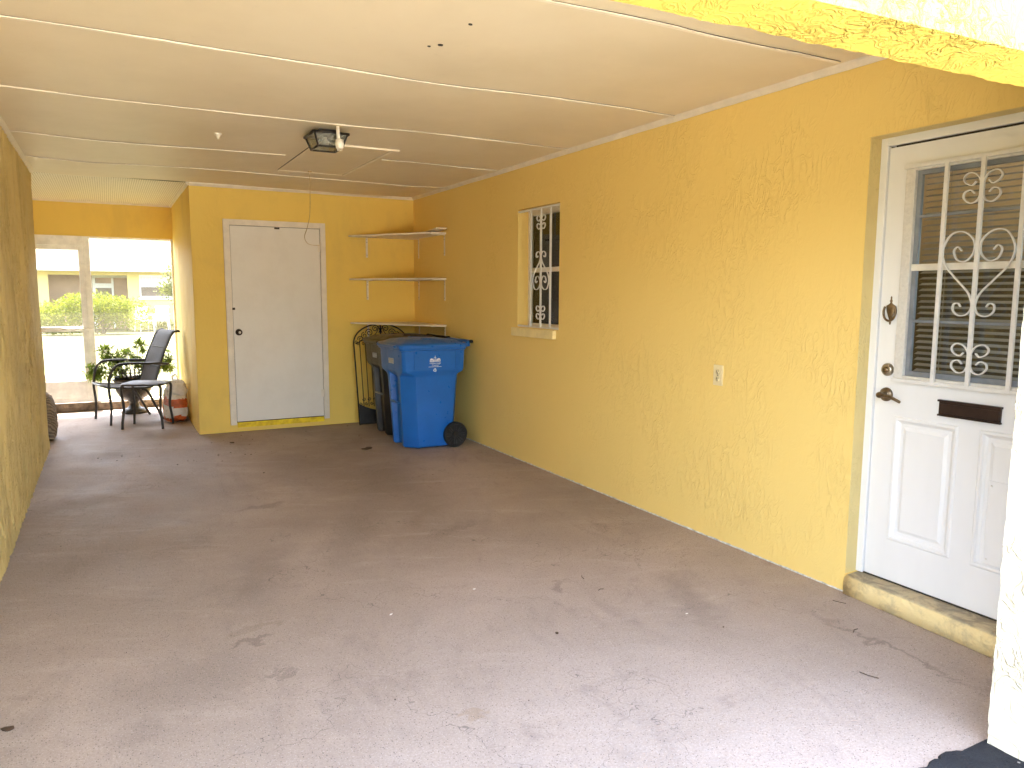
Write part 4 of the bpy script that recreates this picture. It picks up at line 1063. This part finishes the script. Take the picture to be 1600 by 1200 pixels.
for s in (-1, 1):
    y = s*.295
    mb = MB(); mb.tube(smooth_curve([(.285, y, 0), (.272, y, .20), (.285, y, .38), (.275, y, .50), (.245, y, .60), (.19, y, .655), (.11, y, .668), (-.05, y, .665), (-.22, y*.97, .652), (-.36, y*.95, .640)], 5), .0135, 8)
    mb.build('armrest', M['chairframe'], ch)
    mb = MB(); mb.tube(smooth_curve([(-.06, s*.262, .375), (-.12, s*.262, .34), (-.20, s*.24, .18), (-.285, s*.225, 0)], 5), .0135, 8); mb.build('leg', M['chairframe'], ch)
    mb = MB(); mb.tube([(.275, y, .405), (.275, s*hwid, .405)], .009, 6); mb.build('bracket', M['chairframe'], ch)
    mb = MB(); mb.tube([(-.10, y*.99, .666), (-.29, s*.26, .66)], .009, 6); mb.build('bracket', M['chairframe'], ch)

# ------------------------------------------------------------------ side table
tb = thing('side_table', 'small square grey patio side table with bowed legs beside the chair', 'table', (-2.80, .765, 0), R(-21))
ta, tbb = .205, .185
pts = []
for k in range(40):
    a = 2*math.pi*k/40; c, s = math.cos(a), math.sin(a); e = .42
    pts.append(((abs(c)**e)*math.copysign(1, c)*ta, (abs(s)**e)*math.copysign(1, s)*tbb))
mb = MB(); mb.loft([[(x*.98, y*.98, .470) for x, y in pts], [(x, y, .476) for x, y in pts], [(x, y, .484) for x, y in pts], [(x*.97, y*.97, .488) for x, y in pts]], True); mb.build('table_top', M['tabletop'], tb, auto=50)
mb = MB(); mb.tube([(x*1.03, y*1.03, .474) for x, y in pts], .011, 8, closed=True); mb.build('rim', M['chairframe'], tb)
for sx in (-1, 1):
    for sy in (-1, 1):
        mb = MB(); mb.tube(smooth_curve([(sx*.13, sy*.115, .470), (sx*.175, sy*.150, .468), (sx*.200, sy*.168, .440), (sx*.196, sy*.165, .36), (sx*.185, sy*.155, .22), (sx*.200, sy*.168, .08), (sx*.205, sy*.172, 0)], 5), .0135, 8); mb.build('leg', M['chairframe'], tb)

# ------------------------------------------------------------------ urn with plant
ur = thing('garden_urn', 'dark mottled pedestal urn with wire basket rim and leafy plant behind the chair', 'planter', (-2.90, 1.90, 0))
mb = MB(); mb.lathe([(.150, 0), (.152, .02), (.135, .03), (.130, .045), (.080, .060), (.060, .085), (.052, .12), (.062, .145), (.10, .165), (.155, .205), (.190, .27), (.200, .33), (.205, .385), (.222, .400), (.222, .415), (.190, .418), (.180, .36)], (0, 0, 0), 40); mb.build('bowl', M['urn'], ur)
mb = MB(); mb.lathe([(.17, .370), (.15, .395), (.05, .405)], (0, 0, 0), 24); mb.build('soil', M['soil'], ur)
mb = MB()
for z, r_ in ((.43, .195), (.50, .200)): mb.tube([(r_*math.cos(a), r_*math.sin(a), z) for a in [k*math.pi/16 for k in range(32)]], .006, 6, closed=True)
for k in range(26):
    a = 2*math.pi*k/26; mb.tube([(.192*math.cos(a), .192*math.sin(a), .415), (.200*math.cos(a), .200*math.sin(a), .545)], .0048, 5)
mb.lathe([(.188, .415), (.192, .445), (.186, .445), (.182, .415)], (0, 0, 0), 32)
mb.build('wire_basket', M['iron_black'], ur)
def leaf(m_, c, d, L, w, up):
    d = d.normalized(); s_ = d.cross(up)
    if s_.length < 1e-3: s_ = d.orthogonal()
    s_.normalize(); n = s_.cross(d)
    m_.add([c, c+d*L*.4+s_*w-n*.1*L*.2, c+d*L-n*L*.25, c+d*L*.4-s_*w-n*.1*L*.2], [(0, 1, 2, 3)])
def rv(): return Vector((random.gauss(0, 1), random.gauss(0, 1), random.gauss(0, 1))).normalized()
lf = MB(); stm = MB()
clusters = [(-.42, .06, .53, .105), (-.40, .10, .46, .08), (-.27, .10, .74, .10), (-.25, .05, .64, .08), (-.06, .10, .70, .115), (-.10, .02, .62, .10), (.10, .12, .805, .085), (.06, .05, .60, .09), (.36, .12, .66, .105), (.40, .10, .53, .09), (.33, .05, .56, .07), (-.17, -.05, .52, .10), (.12, -.02, .54, .08), (-.30, .0, .50, .09), (.26, .10, .50, .07)]
for (x, y, z, r_) in clusters:
    c = Vector((x, y, z))
    stm.tube(smooth_curve([(x*.12, y*.3, .38), (x*.45, y*.6, .38+(z-.38)*.55), (x*.9, y, z)], 4), .004, 5)
    for k in range(19):      # whorls of narrow leaves
        h_ = c+rv()*r_*(.25+.6*random.random())
        stm.tube([c+(h_-c)*.1, h_], .0018, 4)
        ax = (h_-c+Vector((0, 0, .03))).normalized()
        for j in range(7):
            d = (rv()*.9+ax*.7); leaf(lf, h_, d, .055+.035*random.random(), .0095+.005*random.random(), Vector((0, 0, 1)))
stm.build('stems', M['bark'], ur); lf.build('foliage', M['leaf'], ur)

# ------------------------------------------------------------------ soil bags, carrier bag, rolled cloth
def crumple(x0, x1, y0, y1, z0, z1, amp, seed, nseg=14, rot=0, pinch=.0, loc=(0, 0, 0)):
    bm = bmesh.new(); bmesh.ops.create_cube(bm, size=1); bmesh.ops.subdivide_edges(bm, edges=bm.edges[:], cuts=nseg, use_grid_fill=True)
    cx, cy, cz = (x0+x1)/2, (y0+y1)/2, (z0+z1)/2
    for q in bm.verts:
        p = q.co*2; L6 = (abs(p.x)**5+abs(p.y)**5+abs(p.z)**5)**.2
        p = p/max(L6, 1e-6)*1.0
        n_ = noise.noise(p*1.8+Vector((seed, 0, 0)))*.5+noise.noise(p*4.5+Vector((seed, 3, 0)))*.35+abs(noise.noise(p*8+Vector((seed, 1, 0))))*.35
        k = 1-pinch*max(0, p.z)**2
        v_ = Vector((p.x*(x1-x0)/2*k, p.y*(y1-y0)/2*k, p.z*(z1-z0)/2))
        v_ += v_.normalized()*n_*amp
        v_.z = max(v_.z, -(z1-z0)/2)
        q.co = v_+Vector((cx, cy, cz))
    bm.verts.index_update()
    r_ = [q.co.copy() for q in bm.verts], [[w.index for w in q.verts] for q in bm.faces]; bm.free(); return r_
def bag(label, loc, rz, dims, seed, bands, lean=0):
    t = thing('soil_bag', label, 'bag', loc, rz)
    vs, fs = crumple(-dims[0]/2, dims[0]/2, -dims[1]/2, dims[1]/2, 0, dims[2], .040, seed)
    vs = [Vector((q.x+lean*q.z, q.y, q.z)) for q in vs]
    A = MB(); A.v = vs; A.f = []; Bm = MB(); Bm.v = list(vs)
    for q in fs:
        z = sum(vs[i].z for i in q)/len(q)+.035*noise.noise(vs[q[0]]*9)
        (Bm if any(a < z < b for a, b in bands) else A).f.append(q)
    A.sm = [True]*len(A.f); Bm.sm = [True]*len(Bm.f)
    A.build('bag_film', M['bagwhite'], t); Bm.build('printed_band', M['bagorange'], t)
    return t
bag('upright white and orange soil bag slumped against the passage wall', (-2.515, 1.08, 0), R(8), (.20, .34, .30), 4, [(0, .06), (.17, .27)], .1)
bag('second orange and white soil bag behind the front one', (-2.50, 1.50, 0), R(-6), (.22, .30, .34), 9, [(.05, .20)], .08)
vs, fs = crumple(-.09, .10, -.14, .12, 0, .17, .045, 21, 14, 0, .45)
mb = MB(); mb.add([q+Vector((-2.485, 1.10, .285)) for q in vs], fs, True)
for s in (-1, 1): mb.tube(smooth_curve([(-2.50, 1.10+s*.03, .43), (-2.52, 1.10+s*.06, .49), (-2.48, 1.10+s*.02, .52), (-2.46, 1.10, .45)], 4), .006, 6)
tag(mb.build('carrier_bag', M['bagclear']), 'crumpled pale plastic carrier bag resting on top of the soil bag', 'bag')
mb = MB(); mb.box(-2.41, -2.395, 1.02, 1.24, 0, .20, Matrix.Rotation(0, 4, 'Z')); tag(mb.build('dark_board', M['chairframe']), 'small dark board standing between the soil bag and the passage wall', 'board')
vs, fs = crumple(-.17, .17, -.2, .2, 0, .46, .03, 33, 16, 0, .25)
mb = MB(); mb.add([q+Vector((-3.80-.0*q.z, .42, .0)) for q in vs], fs, True)
tag(mb.build('rolled_cushion', M['rolled']), 'ribbed brown rolled cushion standing just behind the end of the left wall', 'cushion')

# ------------------------------------------------------------------ neighbouring house, bush, tree, chairs beyond the screen
nh = thing('neighbour_house', 'pale yellow single storey house across the lawn with tan shingle roof', 'house', (-2, 25, 0))
HY = 25.0
mb = MB(); wall_holes(mb, 'y', -16, 14, -.03, 2.42, HY, HY+.25, [(-5.05, -2.40, -.03, 2.10), (-1.98, -.60, 1.24, 2.13), (-11, -9.4, 1.0, 2.1), (3.5, 5.2, 1.0, 2.1)])
mb.box(-16, 14, HY+7.5, HY+7.75, -.03, 2.42); mb.box(-16, -15.75, HY+.25, HY+7.5, -.03, 2.42); mb.box(13.75, 14, HY+.25, HY+7.5, -.03, 2.42)
mb.build('wall', M['hwall'], nh, world=True)
mb = MB(); mb.box(-5.5, -2.0, HY+1.4, HY+1.5, -.03, 2.42); mb.box(-5.35, -5.25, HY+.25, HY+1.4, -.03, 2.42); mb.box(-2.2, -2.1, HY+.25, HY+1.4, -.03, 2.42); mb.build('porch_recess', M['hbrown'], nh, world=True)
mb = MB(); mb.add([(-16.5, HY-.75, 2.42), (14.5, HY-.75, 2.42), (14.5, HY+4, 4.5), (-16.5, HY+4, 4.5), (14.5, HY+8.6, 2.42), (-16.5, HY+8.6, 2.42)], [(0, 1, 2, 3), (3, 2, 4, 5)])
rfn = mb.build('roof', M['shingle'], nh, world=True)
mb = MB(); mb.box(-16.5, 14.5, HY-.80, HY-.75, 2.24, 2.45); mb.build('fascia', M['hwhite'], nh, world=True)
mb = MB(); mb.box(-16.5, 14.5, HY-.75, HY, 2.425, 2.44); mb.build('soffit', M['hwhite'], nh, world=True)
mb = MB(); mb.box(-3.62, -3.52, HY+1.3, HY+1.39, .0, 2.12); mb.box(-3.52, -2.35, HY+1.3, HY+1.39, 2.02, 2.12); mb.box(-2.95, -2.87, HY+1.3, HY+1.39, 0, 2.02); mb.box(-3.52, -2.95, HY+1.3, HY+1.39, 1.62, 1.80); mb.build('porch_door', M['hwhite'], nh, world=True)
mb = MB(); mb.box(-3.52, -2.95, HY+1.36, HY+1.38, .9, 1.62); mb.build('porch_door_glass', M['hglass'], nh, world=True)
for xa, xb in ((-1.98, -.60),):
    mb = MB()
    for (a, b, c, d) in [(xa, xb, 1.24, 1.30), (xa, xb, 2.07, 2.13), (xa, xa+.05, 1.3, 2.07), (xb-.05, xb, 1.3, 2.07), (xa+.05, xb-.05, 1.66, 1.71)]: mb.box(a, b, HY+.05, HY+.12, c, d)
    wf = mb.build('window', M['hwhite'], nh, world=True)
    mb = MB(); mb.box(xa+.05, xb-.05, HY+.085, HY+.09, 1.30, 1.66); c = mb.build('pane', M['hglass'], wf)
    mb = MB(); mb.box(xa+.05, xb-.05, HY+.085, HY+.09, 1.71, 2.07); d = mb.build('curtain', M['hcurtain'], wf)
    mb = MB(); mb.box(xa-.05, xb+.05, HY-.06, HY-.001, 1.17, 1.235); e = mb.build('sill', M['hwhite'], wf)
    for o_ in (c, d, e):
        for q in o_.data.vertices: q.co = q.co-nh.location
def leafy(m_, c, rad, n, L, shell=.55):
    for _ in range(n):
        d = rv(); rr_ = (shell+(1-shell)*random.random())*(1+.22*noise.noise(d*2.5+c))
        p_ = c+Vector((d.x*rad[0], d.y*rad[1], d.z*rad[2]))*rr_
        if p_.z < 0: continue
        leaf(m_, p_, rv()+d*.6, L*(.7+.6*random.random()), L*.28, rv())
hb = thing('hedge_bush', 'large rounded bright green bush on the lawn before the neighbouring porch', 'bush', (-3.55, 22, 0))
mb = MB()
for (x, y, z, a, b, c) in [(-.95, 0, .62, .85, .8, .62), (0, .1, .80, 1.1, .9, .72), (.95, 0, .66, .95, .8, .62), (-.4, -.2, .9, .7, .6, .55), (.55, -.1, .85, .7, .6, .5), (-1.35, 0, .5, .5, .5, .5)]:
    leafy(mb, Vector((x, y, z)), (a, b, c), 1500, .085, .5)
mb.build('foliage', M['bushleaf'], hb)
mb = MB()
for k in range(9): mb.tube([(random.uniform(-.3, .3), random.uniform(-.2, .2), 0), (random.uniform(-1.1, 1.1), random.uniform(-.4, .4), .9)], [.03, .01], 5)
mb.build('branches', M['bark'], hb)
nt_ = thing('small_tree', 'loose pale green tree at the right edge of the porch view', 'tree', (-.95, 19, 0))
mb = MB(); mb.tube(smooth_curve([(0, 0, 0), (.04, 0, .8), (-.02, .05, 1.6), (.1, 0, 2.3)], 4), [.07]*6+[.055]*4+[.03]*3, 8)
for k in range(7):
    a = k*.9; mb.tube([(0, .02, 1.1+.12*k), (.5*math.cos(a), .5*math.sin(a), 1.7+.1*k)], [.03, .01], 5)
mb.build('trunk', M['bark'], nt_)
mb = MB()
for (x, y, z, r_) in [(-.35, 0, 1.55, .42), (.2, .1, 1.75, .5), (-.15, -.1, 2.05, .42), (.45, 0, 2.2, .5), (.6, .1, 1.6, .45), (0, 0, 1.25, .3)]:
    leafy(mb, Vector((x, y, z)), (r_, r_, r_*.85), 420, .09, .2)
mb.build('crown', M['treeleaf'], nt_)
def resin_chair(loc, rz, label):
    t = thing('garden_chair', label, 'chair', loc, rz)
    mb = MB(); mb.box(-.25, .25, -.25, .25, .38, .42); mb.build('seat', M['hchair'], t, bevel=.01)
    mb = MB(); mb.box(-.25, .25, .22, .26, .45, .52)
    for k in range(5): mb.box(-.22+k*.095, -.16+k*.095, .225, .255, .52, .88)
    mb.box(-.25, .25, .22, .26, .88, .95); mb.build('backrest', M['hchair'], t)
    for sx in (-1, 1):
        for sy in (-1, 1): mb = MB(); mb.tube([(sx*.23, sy*.23, .38), (sx*.26, sy*.27, 0)], .02, 6); mb.build('leg', M['hchair'], t)
        mb = MB(); mb.box(sx*.25-.025, sx*.25+.025, -.25, .24, .62, .65); mb.tube([(sx*.25, -.23, .40), (sx*.25, -.24, .63)], .018, 6); mb.build('armrest', M['hchair'], t)
resin_chair((-1.93, 23.6, -.03), R(20), 'white resin garden chair nearer the bush by the neighbouring house')
resin_chair((-1.30, 24.0, -.03), R(-10), 'white resin garden chair under the neighbouring window')
mb = MB(); leafy(mb, Vector((-1.2, 24.4, .15)), (1.2, .3, .28), 900, .06, .1); o = mb.build('low_shrubs', M['bushleaf']); tag(o, 'low shrubs along the foot of the neighbouring house wall', 'shrub')

# ------------------------------------------------------------------ litter on the floor
def flake(x, y, s_, mat, name, label, cat, group=None, ell=1.0, a=None):
    mb = MB(); a = random.uniform(0, 6.28) if a is None else a; n = 9; ca, sa = math.cos(a), math.sin(a); P = []
    for k in range(n):
        t = 2*math.pi*k/n; r_ = s_*(.7+.5*random.random()); px, py = r_*math.cos(t)*ell, r_*math.sin(t); P.append((px*ca-py*sa, px*sa+py*ca))
    vs = [(px, py, .002+.35*s_*random.random()) for px, py in P]+[(0, 0, .002+.3*s_)]+[(px*.9, py*.9, .0006) for px, py in P]
    fs = [(k, (k+1) % n, n) for k in range(n)]+[(n+1+k, n+1+(k+1) % n, (k+1) % n, k) for k in range(n)]+[tuple(n+1+k for k in range(n))[::-1]]
    mb.add(vs, fs); o_ = mb.build(name, mat); o_.location = (x, y, 0); tag(o_, label, cat, group); return o_
flake(-1.037, -1.463, .032, M['dryleaf'], 'dry_leaf', 'curled dark dry leaf on the floor in front of the blue bin', 'leaf', None, 2.0, .3)
flake(-3.494, -5.338, .016, M['dryleaf'], 'dry_leaf', 'black leaf scrap on the floor at the lower left', 'leaf', None, 1.3)
flake(-1.493, -5.585, .008, M['dryleaf'], 'dry_leaf', 'small triangular leaf scrap on the bright near floor', 'leaf', None, 1.1)
flake(-2.125, -.602, .018, M['dryleaf'], 'dry_leaf', 'largest crumb among leaf scraps in front of the storage door', 'leaf', None, 1.5)
for (x, y, L, a, lab) in [(-1.037, -5.10, .05, 1.2, 'curved thin twig on the middle of the floor toward the outlet'), (-.33, -6.17, .05, .3, 'short dark twig near the entry door step'), (-.13, -5.93, .06, 2.0, 'dry grass scrap against the foot of the door step'), (-1.05, -5.28, .035, .1, 'short flat twig lying beside the curved one'), (-.62, -6.45, .07, 1.9, 'straight dry stem on the pale patch before the pillar')]:
    mb = MB(); mb.tube([(-L/2, 0, .003), (0, L*.12, .005), (L/2, 0, .003)], .0018, 5); o = mb.build('twig', M['twig']); o.location = (x, y, 0); o.rotation_euler = (0, 0, a); tag(o, lab, 'twig')
for (x, y) in [(-2.05, -5.06), (-1.62, -4.93)]:
    pass
flake(-2.06, -5.07, .0045, M['chip'], 'paint_chip', 'white paint chip on the floor, left of two near the middle', 'chip', None, 2.2, .5)
flake(-1.60, -4.98, .006, M['chip'], 'paint_chip', 'white paint chip on the floor, right of two near the middle', 'chip', None, 1.8, .2)
flake(-.86, -5.69, .004, M['chip'], 'paint_chip', 'white paint chip on the floor below the entry door', 'chip', None, 1.8, .2)
mb = MB()
for _ in range(55):
    r_ = random.random()
    if r_ < .78: x, y = random.gauss(-2.1, .55), random.gauss(-.9, .35)
    else: x, y = random.uniform(-3.5, -.3), random.uniform(-6.2, -.4)
    if y > -.08 or x > -.06: continue
    s_ = random.uniform(.0015, .006) if r_ < .78 else random.uniform(.0015, .0035); a = random.uniform(0, 3); ca, sa = math.cos(a), math.sin(a)
    P = [(random.uniform(.6, 1.3)*s_*math.cos(t)*1.6, random.uniform(.6, 1.2)*s_*math.sin(t)) for t in [k*1.05 for k in range(6)]]
    P = [(px*ca-py*sa+x, px*sa+py*ca+y) for px, py in P]
    mb.loft([[(px, py, .0006) for px, py in P], [(x+(px-x)*.7, y+(py-y)*.7, .001+s_*.6) for px, py in P]])
o = mb.build('floor_crumbs', M['dryleaf']); o['label'] = 'scattered dark leaf crumbs and grit over the carport floor'; o['category'] = 'debris'; o['kind'] = 'stuff'
